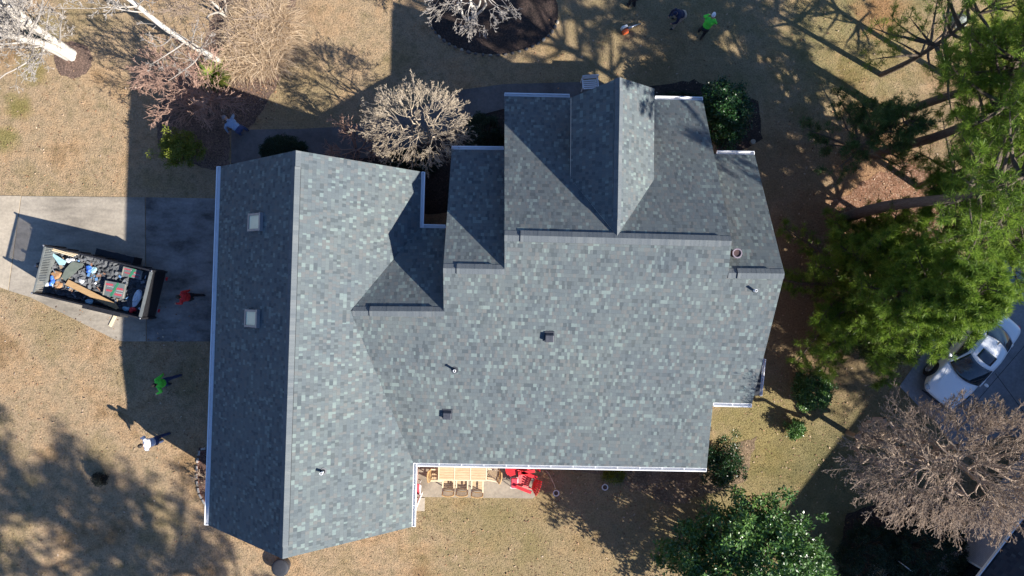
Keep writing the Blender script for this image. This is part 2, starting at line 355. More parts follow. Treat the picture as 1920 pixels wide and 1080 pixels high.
slab('street', [(-900, -700), (-560, -700), (-420, 360), (-420, 480), (-700, 1500), (-1000, 1500)], .012, M['asph'])
# planting beds
sheet('island_bed', ring(925, 22, 122, 80), .010, M['mulch_d'], .03)
sheet('mulch_ring', ring(137, 112, 36, 34), .010, M['mulch_l'], .05, 2)
sheet('shrub_bed', P([(385, 75), (420, -30), (560, -30), (543, 60), (530, 120), (515, 170), (492, 206), (470, 240), (430, 245), (430, 310), (400, 320), (300, 285), (290, 210), (330, 150)]), .010, M['mulch_l'], .06, 3)
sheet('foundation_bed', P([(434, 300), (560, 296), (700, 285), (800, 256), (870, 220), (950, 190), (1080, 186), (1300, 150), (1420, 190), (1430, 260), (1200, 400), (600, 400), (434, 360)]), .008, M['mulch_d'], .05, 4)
sheet('rear_bed', P([(1003, 850), (1330, 850), (1420, 820), (1400, 900), (1260, 950), (1140, 895), (1060, 880), (1010, 880)]), .008, m_mulch('thin_litter', (.13, .09, .055), (.22, .16, .10)), .08, 5)
sheet('side_bed', P([(372, 840), (400, 838), (420, 960), (385, 945), (370, 920), (367, 880)]), .008, M['mulch'], .02, 6)
sheet('neighbour_bed', P([(1590, 960), (1700, 930), (1800, 960), (1790, 1100), (1560, 1120)]), .008, M['mulch_d'], .08, 7)
sheet('pine_straw', P([(1560, 380), (1640, 330), (1700, 300), (1760, 330), (1760, 440), (1680, 480), (1600, 470)]), .007, m_mulch('red_clay_litter', (.15, .075, .042), (.26, .135, .08), (.38, .26, .18)), .12, 8)

# ================================================================ THE HOUSE
house = empty('house', hp(-.5, 0, 0), 0, 'large house whose blue grey shingle roof has several gables, filling the middle of the picture', 'house')
HI = house.matrix_basis.inverted() if False else Matrix.Translation(-hp(-.5, 0, 0))
def hb(mb, name, mats, parent=house, **k):
    mb.v = [tuple(HI @ Vector(v)) for v in mb.v] ; return mb.build(name, mats, parent, **k)
zG, zGW, zE, zC, zK, zM, zN, zKN, zR, zRN, zRS = 7.06, 3.89, 3.79, 5.80, 6.33, 6.73, 3.0, 3.46, 6.46, 3.67, 4.60
g1, g2 = at(555, 282, zG), at(530, 1048, zG)
gw1, gw2 = at(414, 312, zGW), at(391, 985, zGW)
ge1, ge2, gc, gv = at(790, 322, zE), at(772, 988, zE), at(775, 868, zE), at(787, 427, zE)
PG = (g1, g2, ge2)
c2, c3 = at(832, 584, zC), at(835, 428, zE)
v1 = on(PG, 657, 583)
k1, k2, k3, k4 = at(831, 503, zK), at(946, 505, zK), at(949, 281, zKN), at(847, 280, zKN)
m1, m2, m3, m4 = at(946, 441, zM), at(1372, 452, zM), at(1318, 188, zN), at(946, 180, zN)
r0, r1_, r2_, r3_ = at(1366, 512, zR), at(1471, 513, zR), at(1415, 290, zRN), at(1325, 288, zRN)
s1, s2, s3 = at(1410, 757, zRS), at(1337, 755, zRS), at(1325, 878, zE)
PN = (m1, m2, m3)
f1, f2 = at(1162, 145, zM), at(1157, 442, zM)
fe2 = on(PN, 1226, 337); fw2 = on(PN, 1070, 335)
fe1, fw1 = at(1227, 166, fe2.z), at(1071, 183, fw2.z)
def roof(pts, th=.16, name='roof'):
    n = len(pts); a = Vector((0, 0, 0))
    for i in range(n): a += pts[i].cross(pts[(i + 1) % n])
    if a.z < 0: pts = pts[::-1]; a = -a
    nrm = a.normalized(); up = (Vector((0, 0, 1)) - nrm * nrm.z).normalized(); ax = up.cross(nrm)
    me = bpy.data.meshes.new(name); bm = bmesh.new(); uvl = bm.loops.layers.uv.new('UVMap')
    top = [bm.verts.new(HI @ p) for p in pts]; bot = [bm.verts.new(HI @ (p - Vector((0, 0, th)))) for p in pts]
    from mathutils.geometry import tessellate_polygon
    tris = tessellate_polygon([[Vector((p.x, p.y, 0)) for p in pts]]); F_ = []
    for t in tris:
        t = list(t); A_ = (pts[t[1]] - pts[t[0]]).cross(pts[t[2]] - pts[t[0]])
        if A_.z < 0: t = t[::-1]
        F_.append(bm.faces.new([top[i] for i in t])); q = bm.faces.new([bot[i] for i in t[::-1]]); q.material_index = 1
    for i in range(n):
        q = bm.faces.new((top[i], bot[i], bot[(i + 1) % n], top[(i + 1) % n])); q.material_index = 1
    for l in [l for f in F_ for l in f.loops]:
        p = HI.inverted() @ l.vert.co; l[uvl].uv = (p.dot(ax) + 50, p.dot(up) + 50)
    bm.to_mesh(me); bm.free(); me.materials.append(M['shingle']); me.materials.append(M['trim'])
    o = bpy.data.objects.new(name, me); COL.objects.link(o); o.parent = house; return o
roof([g1, gw1, gw2, g2]); roof([g1, g2, ge2, gc, v1, gv, ge1])
roof([v1, c2, c3, gv]); roof([k1, k2, k3, k4]); roof([m1, m2, m3, m4])
# the long rear slope is cut where ridges step, so that every piece is flat
PS = (m1, m2, s3)
def S(px, py): return on(PS, px, py)
roof([v1, c2, k1 * 1.0, k2, m1, m2, r0, r1_, s1, s2, s3, gc])
roof([r0, r1_, r2_, r3_])
roof([f1, f2, fe2, fe1]); roof([f1, f2, fw2, fw1])

def ridge(a, b, na, nb, w_=.15, lift=.012, vent=None):
    """folded cap along a ridge; na, nb lie down the two slopes; vent=(t0,t1) adds the raised vent"""
    a, b = a.copy(), b.copy(); d = (b - a).normalized()
    def down(n):
        s = n - a; s -= d * s.dot(d); return s.normalized()
    A, B = down(na), down(nb); L = (b - a).length
    def strip(name, t0, t1, lf, ww, mats):
        me = bpy.data.meshes.new(name); bm = bmesh.new(); uv = bm.loops.layers.uv.new('UVMap'); p, q = a + d * L * t0, a + d * L * t1; up = Vector((0, 0, lf))
        n = max(1, int((q - p).length / .145))
        for sgn, D in ((0, A), (1, B)):
            for i in range(n):
                x0, x1 = p.lerp(q, i / n), p.lerp(q, (i + 1) / n); tilt = Vector((0, 0, .002))
                vs = [x0 + up + tilt, x1 + up, x1 + up + D * ww, x0 + up + tilt + D * ww]
                lo = [x0 - up * 0 + D * ww - Vector((0, 0, .004)), x1 + D * ww - Vector((0, 0, .004))]
                F = bm.faces.new([bm.verts.new(HI @ v) for v in vs])
                for l, (uu, vv) in zip(F.loops, ((0, 0), (1, 0), (1, 1), (0, 1))): l[uv].uv = (i * .15 * 1.0 + uu * .149 + sgn * 40 + 3, .05 + vv * .2)
                G = bm.faces.new([bm.verts.new(HI @ v) for v in (vs[3], vs[2], lo[1], lo[0])]); G.material_index = 1
        for x in (p, q):
            for D in (A, B): bm.faces.new([bm.verts.new(HI @ v) for v in (x, x + up, x + up + D * ww, x + D * ww)]).material_index = 1
        bm.to_mesh(me); bm.free(); me.materials.append(M['cap']); me.materials.append(mats)
        o = bpy.data.objects.new(name, me); COL.objects.link(o); o.parent = house
    strip('ridge_cap', 0, 1, lift, w_, M['cap'])
    if vent: strip('ridge_vent', vent[0], vent[1], lift + .045, w_ + .012, M['black'])
ridge(g1, g2, gw1, ge1, .19, vent=(.04, .97))
ridge(m1, m2, m4, gc + Vector((2, 0, 0)), .21, vent=(.07, .95))
ridge(k1, k2, k4, gc, .19, vent=(.22, .80)); ridge(v1.lerp(c2, .02), c2, c3, gc, .19, vent=(.19, .88))
ridge(r0, r1_, r2_, s1, .19, vent=(.16, .74)); ridge(f1, f2, fw1, fe1, .18, vent=(.07, .9))

def gutter(a, b, out, w_=.12, h=.11):
    a, b = a.copy(), b.copy(); d = (b - a).normalized(); o = (Vector(out) - d * Vector(out).dot(d)); o.z = 0; o.normalize(); z = Vector((0, 0, 1)); m = MB()
    def bar(p, q, o0, o1, z0, z1):
        m.add([p + o * o0 + z * z0, p + o * o1 + z * z0, p + o * o1 + z * z1, p + o * o0 + z * z1, q + o * o0 + z * z0, q + o * o1 + z * z0, q + o * o1 + z * z1, q + o * o0 + z * z1],
              [(0, 1, 2, 3), (7, 6, 5, 4), (0, 4, 5, 1), (1, 5, 6, 2), (2, 6, 7, 3), (3, 7, 4, 0)])
    bar(a, b, .004, w_, -h - .03, -h - .018); bar(a, b, w_ + .001, w_ + .02, -h - .03, -.03); bar(a, b, w_ - .012, w_ + .024, -.029, -.018); bar(a, b, .004, .016, -h - .017, -.03)
    L = (b - a).length; n = max(2, int(L / .8))
    for i in range(n + 1):
        c = a.lerp(b, i / n); bar(c - d * .012, c + d * .012, .017, w_ - .013, -.05, -.036)
    for e in (a, b): bar(e - d * .006, e + d * .006, .017, w_ - .001, -h - .017, -.05)
    return hb(m, 'gutter', M['white'])
gutter(gw1, gw2, (-1, 0, 0), .15); gutter(ge1, gv, (1, 0, 0)); gutter(gv + Vector((.13, 0, 0)), c3, (0, 1, 0)); gutter(gc + Vector((0, -.02, 0)), ge2, (1, 0, 0))
gutter(k4, k3 - Vector((.1, 0, 0)), (0, 1, 0)); gutter(m4, at(1068, 182.6, zN), (0, 1, 0)); gutter(at(1229, 186, zN), m3, (0, 1, 0)); gutter(at(1345, 288.6, zRN), r2_, (0, 1, 0))
gutter(gc + Vector((.13, 0, 0)), s3, (0, -1, 0)); gutter(s2 + Vector((.03, 0, 0)), s1, (0, -1, 0))
# walls (footprints set back under the eaves), gable triangles included
def wall_poly(pts, prof, th=.2):   # vertical wall: ground edge a-b with a top profile [(t, z)...]
    a, b = pts; m = MB(); d = (b - a); nn = Vector((-d.y, d.x, 0)).normalized() * th
    base = [a.copy(), b.copy()]; top = [a + d * t for t, z in prof][::-1]; zs = [z for t, z in prof][::-1]
    vs = [Vector((p.x, p.y, 0)) for p in base] + [Vector((p.x, p.y, z)) for p, z in zip(top, zs)]; n = len(vs)
    m.add(vs + [v + nn for v in vs], [tuple(range(n)), tuple(range(n, 2 * n))[::-1]] + [(i, n + i, n + (i + 1) % n, (i + 1) % n) for i in range(n)])
    return hb(m, 'wall', M['brick'])
def H2(u, v): return hp(u, v, 0)
uw, ue, ug, vN, vS = -10.45, -3.7, -7.08, 4.5, -8.64
drop = .10
def gab(u0, u1, ur, zr, sl, lo): # profile across a gable
    return [(0, zr - sl * abs(u0 - ur) - lo), ((ur - u0) / (u1 - u0), zr - lo), (1, zr - sl * abs(u1 - ur) - lo)]
sG = .855
wall_poly((H2(uw, vN), H2(ue, vN)), gab(uw, ue, ug, zG, sG, drop)); wall_poly((H2(ue, vS), H2(uw, vS)), gab(ue, uw, ug, zG, sG, drop))
wall_poly((H2(uw, vS + .21), H2(uw, vN - .21)), [(0, 4.02), (1, 4.02)]); wall_poly((H2(ue, vN - .21), H2(ue, 2.1)), [(0, 3.82), (1, 3.82)])
wall_poly((H2(ue, -6.05), H2(ue, vS + .21)), [(0, 3.82), (1, 3.82)])
wall_poly((H2(ue + .01, 2.1), H2(-1.75, 2.1)), [(0, 3.8), (1, 3.8)]); wall_poly((H2(-1.95, 5.3), H2(.3, 5.3)), [(0, 3.4), (1, 3.4)])
wall_poly((H2(-1.75, -.4), H2(-1.75, 5.1)), [(0, 5.5), (.25, 5.9), (1, 3.35)]); wall_poly((H2(.25, 1.1), H2(.25, 7.5)), [(0, 6.1), (.16, 6.35), (1, 2.9)])
wall_poly((H2(.46, 7.5), H2(7.35, 7.5)), [(0, 2.95), (1, 2.95)]); wall_poly((H2(7.35, 7.29), H2(7.35, -6.0)), [(0, 3.0), (.39, 6.45), (1, 3.75)])
wall_poly((H2(7.36, 5.3), H2(9.15, 5.3)), [(0, 3.6), (1, 3.6)]); wall_poly((H2(9.15, 5.09), H2(9.15, -3.3)), [(0, 3.6), (.48, 6.15), (1, 4.5)])
wall_poly((H2(9.14, -3.5), H2(7.36, -3.5)), [(0, 4.4), (1, 4.4)]); wall_poly((H2(7.35, -6.0), H2(-3.69, -6.0)), [(0, 3.75), (1, 3.75)])
# entry gable: front and two cheeks
wall_poly((H2(2.75, 7.25), H2(5.05, 7.25)), [(0, 5.0), (.5, 6.4), (1, 5.0)]); wall_poly((H2(2.75, 4.5), H2(2.75, 7.04)), [(0, 4.9), (1, 4.9)]); wall_poly((H2(5.05, 7.04), H2(5.05, 4.5)), [(0, 4.9), (1, 4.9)])
def opening(name, u, v, z, w_, h, ang, kind='window'):
    m = MB(); e = .06
    c = hp(u, v, z); yy = YAW + ang
    fr = MB(); M3 = Matrix.Rotation(yy, 3, 'Z')
    for dx, dz, sx, sz in ((-w_ / 2, 0, .08, h + .08), (w_ / 2, 0, .08, h + .08), (0, h / 2, w_ - .082, .08), (0, -h / 2, w_ - .082, .08)):
        fr.box(c + M3 @ Vector((dx, 0, dz)), (sx, .09, sz), yy)
    p = hb(MB().box(c, (w_ - .08, .035, h - .08), yy), name, M['glassd'] if kind == 'window' else M['white'])
    hb(fr, 'frame', M['white'], p)
    if kind == 'window': hb(MB().box(c + M3 @ Vector((0, -.03, 0)), (w_ - .09, .03, .035), yy), 'sash_bar', M['white'], p)
    elif kind == 'door': hb(MB().ell(c + M3 @ Vector((w_ * .38, -.05, -.05)), (.03, .03, .03)), 'handle', M['steel'], p)
    return p
for v in (2.3, -.7): opening('garage_door', uw - .03, v, 1.15, 2.5, 2.25, -math.pi / 2, 'garage')
for v in (-3.6, -6.4): opening('window', uw - .03, v, 1.6, 1.0, 1.5, -math.pi / 2)
for u in (-5.5, -8.6): opening('window', u, vS - .03, 1.6, 1.0, 1.5, 0)
opening('window', ug, vS - .03, 4.6, 1.1, 1.3, 0); opening('window', ug, vN + .03, 4.6, 1.1, 1.3, math.pi)
opening('door', -2.4, -6.03, 1.07, .92, 2.1, 0, 'door'); opening('window', 0, -6.03, 1.6, 1.6, 1.4, 0)
for u in (3, 5.6): opening('window', u, -6.03, 1.6, 1.1, 1.5, 0)
for v in (3.2, -1.0): opening('window', 9.18, v, 1.6, 1.1, 1.5, math.pi / 2)
opening('door', 3.9, 7.53, 1.07, 1.0, 2.1, math.pi, 'door')
for u in (1.5, 6.2): opening('window', u, 7.53, 1.5, 1.2, 1.5, math.pi)
opening('window', 3.9, 7.28, 5.2, .9, .9, math.pi)
# low bump-out on the east side with its own white gutter
bp = [at(x, y, 2.5) for x, y in ((1385, 672), (1431, 673), (1424, 742), (1378, 742))]
hb(MB().prism([(p.x, p.y) for p in bp], .0, 2.42), 'bump_out', M['brick']); hb(MB().prism([(p.x, p.y) for p in bp], 2.43, 2.5), 'bump_out_roof', M['nshingle'])
gutter(bp[1], bp[2], (1, 0, 0), .1)

# roof fittings
def frame_on(plane, px, py):
    p = on(plane, px, py); a, b, c = plane; n = (b - a).cross(c - a).normalized()
    if n.z < 0: n = -n
    up = (Vector((0, 0, 1)) - n * n.z).normalized(); ax = up.cross(n)
    return p, Matrix((ax, up, n)).transposed()
PW = (g1, gw1, gw2)
m_sky = mat_var('skylight_pane', (.80, .74, .50), (.86, .80, .56), 2, .7, 0)
for (x, y) in ((482, 417), (476, 597)):
    p, F = frame_on(PW, x, y); s = MB(); W_, H_ = .55, .72
    def q(dx, dy, dz, sx, sy, sz):
        vs = [p + F @ Vector((dx + i * sx / 2, dy + jj * sy / 2, dz + k * sz / 2)) for k in (-1, 1) for i, jj in ((-1, -1), (1, -1), (1, 1), (-1, 1))]
        s.add(vs, [(0, 3, 2, 1), (4, 5, 6, 7), (0, 1, 5, 4), (1, 2, 6, 5), (2, 3, 7, 6), (3, 0, 4, 7)])
    q(0, H_ / 2, .06, W_ + .1, .07, .16); q(0, -H_ / 2, .06, W_ + .1, .07, .16); q(-W_ / 2, 0, .06, .07, H_ - .072, .16); q(W_ / 2, 0, .06, .07, H_ - .072, .16)
    sk = hb(s, 'skylight', mat_var('skylight_frame', (.24, .24, .24), (.3, .3, .3), 4, .4, 0)); s = MB(); q(0, 0, .09, W_ - .075, H_ - .075, .04); hb(s, 'pane', m_sky, sk)
for (x, y) in ((1030, 631), (839, 776)):
    p, F = frame_on(PS, x, y); s = MB()
    q(0, 0, .01, .36, .40, .018); v_ = hb(s, 'box_vent', M['lead']); s = MB()
    T = lambda a, b_, c_: p + F @ Vector((a, b_, c_))
    s.add([T(-.15, -.16, .02), T(.15, -.16, .02), T(.15, .16, .02), T(-.15, .16, .02), T(-.15, -.16, .16), T(.15, -.16, .16), T(.15, .10, .15), T(-.15, .10, .15)],
          [(0, 3, 2, 1), (4, 5, 6, 7), (0, 1, 5, 4), (1, 2, 6, 5), (2, 3, 7, 6), (3, 0, 4, 7)]); hb(s, 'hood', M['lead'], v_, bevel=.015)
for (x, y, pl) in ((853, 694, PS), (1412, 545, PS), (606, 884, PG)):
    p, F = frame_on(pl, x, y); s = MB(); s.cyl(p + F @ Vector((0, 0, .008)), .13, .014, 16, axis=F @ Vector((0, 0, 1))); v_ = hb(s, 'vent_pipe', M['lead'])
    s = MB(); s.tube([p, p + Vector((0, 0, .08))], [.075, .06], 12); hb(s, 'boot', M['rubber'], v_); s = MB(); s.tube([p + Vector((0, 0, .03)), p + Vector((0, 0, .30))], .045, 12, caps=False)
    s.torus(p + Vector((0, 0, .30)), .043, .012, 12, 4); hb(s, 'pipe', M['white'], v_)
# round pinkish flue behind the main gable, standing on the lower east roof
p = on((r0, r1_, r2_), 1375, 476) + Vector((0, 0, .32)); fl = hb(MB().tube([p - Vector((0, 0, .7)), p + Vector((0, 0, .06))], .13, 20), 'flue', mat_var('flue_clay', (.03, .015, .018), (.07, .035, .035), 8))
s = MB(); s.torus(p + Vector((0, 0, .08)), .15, .028, 24, 6); hb(s, 'rim', mat_var('flue_rim', (.17, .14, .17), (.22, .19, .22), 6), fl)
# downspout
for pt in (gw2, ge2): hb(MB().box(pt + Vector((.06 if pt is gw2 else -.06, .25, -1.9)), (.08, .1, 3.5)), 'downspout', M['white'])

# ================================================================ NEIGHBOUR HOUSE
n1_, n2_ = at(1965, 922, 3.0), at(1830, 1098, 3.0); nd = (n1_ - n2_).normalized(); no = Vector((nd.y, -nd.x, 0))
n2e = n2_ - nd * 2.6; n1e = n1_ + nd * 9.5
nh = empty('house', (n1e + n2e) / 2 + no * 4.6 - Vector((0, 0, 3)), 0, 'neighbouring house in the lower right corner, only its dark roof edge and white gutter showing', 'house')
NI = Matrix.Translation(-(nh.location))
rA, rB = n1e + no * 4.6 + Vector((0, 0, 4.1)), n2e + no * 4.6 + Vector((0, 0, 4.1)); oA, oB = n1e + no * 9.2, n2e + no * 9.2
def nb(mb, name, mats, parent=nh): mb.v = [tuple(NI @ Vector(v)) for v in mb.v]; return mb.build(name, mats, parent)
def nroof(pts):
    me = bpy.data.meshes.new('roof'); bm = bmesh.new(); uv = bm.loops.layers.uv.new('UVMap'); T_ = [bm.verts.new(NI @ x) for x in pts]; f = bm.faces.new(T_)
    B_ = [bm.verts.new(NI @ (x - Vector((0, 0, .15)))) for x in pts]; bm.faces.new(B_[::-1])
    for i in range(4): bm.faces.new((T_[i], B_[i], B_[(i + 1) % 4], T_[(i + 1) % 4]))
    for l in f.loops:
        x = NI.inverted() @ l.vert.co; l[uv].uv = (x.dot(nd) + 50, x.dot(no) * 1.34 + 80)
    bm.to_mesh(me); bm.free(); me.materials.append(M['nshingle']); o = bpy.data.objects.new('roof', me); COL.objects.link(o); o.parent = nh
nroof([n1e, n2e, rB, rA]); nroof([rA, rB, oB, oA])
s = MB(); a, b = n1e, n2e
for o0, o1, z0, z1 in ((-.12, -.004, -.14, -.128), (-.14, -.121, -.14, -.02), (-.146, -.11, -.019, -.008)):
    s.add([a + no * o0 + Vector((0, 0, z0)), a + no * o1 + Vector((0, 0, z0)), a + no * o1 + Vector((0, 0, z1)), a + no * o0 + Vector((0, 0, z1)),
           b + no * o0 + Vector((0, 0, z0)), b + no * o1 + Vector((0, 0, z0)), b + no * o1 + Vector((0, 0, z1)), b + no * o0 + Vector((0, 0, z1))], [(0, 1, 2, 3), (7, 6, 5, 4), (0, 4, 5, 1), (1, 5, 6, 2), (2, 6, 7, 3), (3, 7, 4, 0)])
nb(s, 'gutter', M['white'])
q0 = [n1e + no * .5 - nd * .3, n2e + no * .5 + nd * .3, oB - no * .5 + nd * .3, oA - no * .5 - nd * .3]
s = MB(); s.prism([(x.x, x.y) for x in q0], 0, 2.8); e1, e2 = (q0[0] + q0[3]) / 2, (q0[1] + q0[2]) / 2
for tri in ((q0[0], q0[3], e1), (q0[1], q0[2], e2)):
    z = [2.8, 2.8, 6.6]; inn = nd * (.1 if tri[2] is e2 else -.1)
    vv = [Vector((t.x, t.y, zz)) for t, zz in zip(tri, z)]; s.add(vv + [v + inn for v in vv], [(0, 1, 2), (5, 4, 3), (0, 3, 4, 1), (1, 4, 5, 2), (2, 5, 3, 0)])
M['pbrick'] = m_brick('pale_painted_brick', (.50, .48, .52), (.42, .40, .45), (.30, .29, .32))
nb(s, 'wall', M['pbrick'])
# window in the pale wall facing the garden
wA = n1e + no * .49 - nd * .3; wA.z = 0; pW = on((wA, wA + nd, wA + Vector((0, 0, 1))), 1841, 1066); t0 = (pW - wA).dot(nd); wc = wA + nd * (t0 - .75) + Vector((0, 0, 1.6)); wr_ = math.atan2(nd.y, nd.x)
wp = MB().box(wc, (1.4, .06, 1.5), wr_); wp = nb(wp, 'window', M['glassd'])
s = MB()
for a_, z_, sx_, sz_ in ((-.74, 0, .07, 1.64), (.74, 0, .07, 1.64), (0, .785, 1.408, .07), (0, -.785, 1.408, .07), (0, 0, .04, 1.49)): s.box(wc + nd * a_ + Vector((0, 0, z_)), (sx_, .11, sz_), wr_)
nb(s, 'frame', M['white'], wp)
# ================================================================ PLANTS
def unit(a): return a / np.maximum(1e-6, np.linalg.norm(a, axis=-1, keepdims=True))
def tubes(segs, name, mat, parent, big=.03):
    """segs: list of (p0, p1, r0, r1)"""
    A = np.array([[*s[0], *s[1], s[2], s[3]] for s in segs], np.float32)
    p0, p1, r0, r1 = A[:, :3], A[:, 3:6], A[:, 6], A[:, 7]; d = p1 - p0; L = np.linalg.norm(d, axis=1, keepdims=True); L[L == 0] = 1; d /= L
    ref = np.where(np.abs(d[:, 2:3]) > .9, np.array([[1., 0, 0]]), np.array([[0, 0, 1.]])); a = np.cross(d, ref); a /= np.linalg.norm(a, axis=1, keepdims=True); b = np.cross(d, a)
    Vs, Fs, off = [], [], 0
    for sel, k in ((r0 >= big, 8), (r0 < big, 3)):
        n = int(sel.sum())
        if not n: continue
        t = np.arange(k) * 2 * np.pi / k; ct, st = np.cos(t)[None, :, None], np.sin(t)[None, :, None]
        ringv = a[sel][:, None, :] * ct + b[sel][:, None, :] * st
        v0 = p0[sel][:, None, :] + ringv * r0[sel][:, None, None]; v1 = p1[sel][:, None, :] + ringv * r1[sel][:, None, None]
        V = np.concatenate([v0, v1], 1).reshape(-1, 3); i = np.arange(k); f = np.stack([i, (i + 1) % k, k + (i + 1) % k, k + i], 1)
        F = (f[None] + (np.arange(n) * 2 * k)[:, None, None]).reshape(-1, 4) + off; Vs.append(V); Fs.append(F); off += len(V)
    return npmesh(name, np.concatenate(Vs), np.concatenate(Fs), mat, parent, smooth=True)
def rv(rnd, s=1): return Vector((rnd.gauss(0, s), rnd.gauss(0, s), rnd.gauss(0, s)))
def grow(segs, rnd, p, d, L, r, lev, o):
    n = max(2, int(L / o.get('step', .35))); q = p.copy(); dd = d.normalized(); rr = r
    r_end = max(o['rmin'], r * o.get('taper', .35)); kids = o['kids'][lev] if lev < len(o['kids']) else 0
    spots = sorted(rnd.uniform(o.get('start', .25) if lev else o.get('start0', .3), 1) for _ in range(kids)); si = 0
    for i in range(n):
        dd = (dd + rv(rnd, o['jit']) + Vector((0, 0, o['up'] * (1 if lev else .2)))).normalized(); q2 = q + dd * (L / n); r2 = r + (r_end - r) * (i + 1) / n
        segs.append((q.copy(), q2.copy(), rr, r2)); 
        while si < len(spots) and spots[si] <= (i + 1) / n:
            side = dd.cross(rv(rnd)).normalized(); an = rnd.uniform(*o['ang']); nd_ = dd * math.cos(an) + side * math.sin(an)
            f = rnd.uniform(*o.get('lf', (.4, .7))) * (1.15 - .5 * spots[si]); grow(segs, rnd, q.lerp(q2, .5), nd_, L * f, max(o['rmin'], r2 * o.get('rk', .6)), lev + 1, o); si += 1
        q, rr = q2, r2
def bare_tree(name, base, h, r, seed, mat_t, mat_w, o, label, cat='tree', stems=1, spread=0, group=None, lean=None, clip=None, wname='branches'):
    rnd = random.Random(seed); root = empty(name, base, 0, label, cat, group); big, small = [], []; segs = []
    for k in range(stems):
        a = 2 * math.pi * k / stems + rnd.random(); d = Vector((math.cos(a) * spread, math.sin(a) * spread, 1)) + (Vector(lean) if lean else Vector())
        grow(segs, rnd, Vector((math.cos(a) * r * .8, math.sin(a) * r * .8, -.05)) if stems > 1 else Vector((0, 0, -.05)), d, h * rnd.uniform(.85, 1.1), r, 0, o)
    th = r * .42; A = [s for s in segs if s[2] >= th]; B = [s for s in segs if s[2] < th]
    if A: tubes(A, 'trunk', mat_t, root, .02)
    if B: tubes(B, wname, mat_w, root, .02)
    return root
def dome_tree(name, base, cen, rad, r, seed, mat_t, mat_w, label, nE=240, nM=52, nA=10, twig=.55, rmin=.008, cat='tree', tk=(4, 3), low=-.35):
    """leafless tree with an even rounded crown: limbs -> boughs -> endpoints, each endpoint carrying fine twigs"""
    rnd = random.Random(seed); rs = np.random.RandomState(seed); root = empty(name, base, 0, label, cat); c = np.array(cen, float); R_ = np.array(rad, float); segs = []
    def shell(n, f0, f1):
        i = np.arange(n) + .5; zz = 1 - i / n * (1 - low); ph = i * 2.399963 + rs.random(); q = np.sqrt(np.maximum(0, 1 - zz ** 2)); u = np.stack([q * np.cos(ph), q * np.sin(ph), zz], 1) + rs.normal(size=(n, 3)) * .10
        return c + u * R_ * rs.uniform(f0, f1, (n, 1))
    A, Mi, E_ = shell(nA, .30, .42), shell(nM, .56, .74), shell(nE, .74, 1.02)
    def curve(p, q, r0, r1, bend=.08):
        p, q = Vector(p), Vector(q); L = (q - p).length; n = max(3, int(L / .25)); off = rv(rnd, bend * L); prev = p
        for k in range(1, n + 1):
            t = k / n; x = p.lerp(q, t) + off * math.sin(math.pi * t) + Vector((0, 0, -.08 * L * math.sin(math.pi * t))) + (rv(rnd, .02 * L) if k < n else Vector()); segs.append((prev.copy(), x.copy(), r0 + (r1 - r0) * (k - 1) / n, r0 + (r1 - r0) * t)); prev = x
    fork = Vector((0, 0, c[2] * .16))
    segs.append((Vector((0, 0, -.1)), fork, r * 1.5, r * 1.3))
    for a in A: curve(fork, a, r, r * .55)
    for m_ in Mi: curve(A[np.argmin(((A - m_) ** 2).sum(1))], m_, r * .45, r * .24)
    o = dict(kids=[tk[0], tk[1], 2], jit=.09, up=.05, ang=(.3, .8), rmin=rmin, start0=.15, start=.2, lf=(.4, .65), rk=.8, step=.12, taper=.6)
    for e in E_:
        m_ = Mi[np.argmin(((Mi - e) ** 2).sum(1))]; curve(m_, e, r * .2, max(rmin * 1.3, r * .12)); d = Vector(unit((e - c) / R_ * np.array([1, 1, .8]))); grow(segs, rnd, Vector(m_).lerp(Vector(e), .55), (d + rv(rnd, .4)).normalized(), twig, rmin * 1.3, 0, o); grow(segs, rnd, Vector(e), d, twig * .8, rmin * 1.2, 0, o)
    th = r * .42; tubes([x for x in segs if x[2] >= th], 'trunk', mat_t, root, .02); tubes([x for x in segs if x[2] < th], 'branches', mat_w, root, .02); return root
def tri_leaf(C_, D_, U_, L_, W_):
    """diamond leaves: centre C, along D, side U, length L, width W  -> verts (n*4), faces"""
    n = len(C_); V = np.stack([C_, C_ + D_ * (L_ * .5)[:, None] + U_ * (W_ * .5)[:, None], C_ + D_ * L_[:, None], C_ + D_ * (L_ * .5)[:, None] - U_ * (W_ * .5)[:, None]], 1).reshape(-1, 3)
    return V, np.arange(n * 4).reshape(-1, 4)
def leaf_cloud(rs, cents, rad, per, L, W, upb=.3, flat=.6):
    n = len(cents) * per; cc = np.repeat(cents, per, 0); off = rs.normal(size=(n, 3)); off = unit(off) * (rs.random((n, 1)) ** .5) * np.repeat(rad, per)[:, None]; off[:, 2] *= flat
    D_ = unit(off + rs.normal(size=(n, 3)) * .12 * 2 + np.array([0, 0, upb * .3])); nr = unit(np.array([[0, 0, 1.]]) + rs.normal(size=(n, 3)) * .55); U_ = unit(np.cross(D_, nr))
    V, F = tri_leaf(cc + off, D_, U_, L * rs.uniform(.7, 1.2, n), W * rs.uniform(.8, 1.2, n)); return V, F
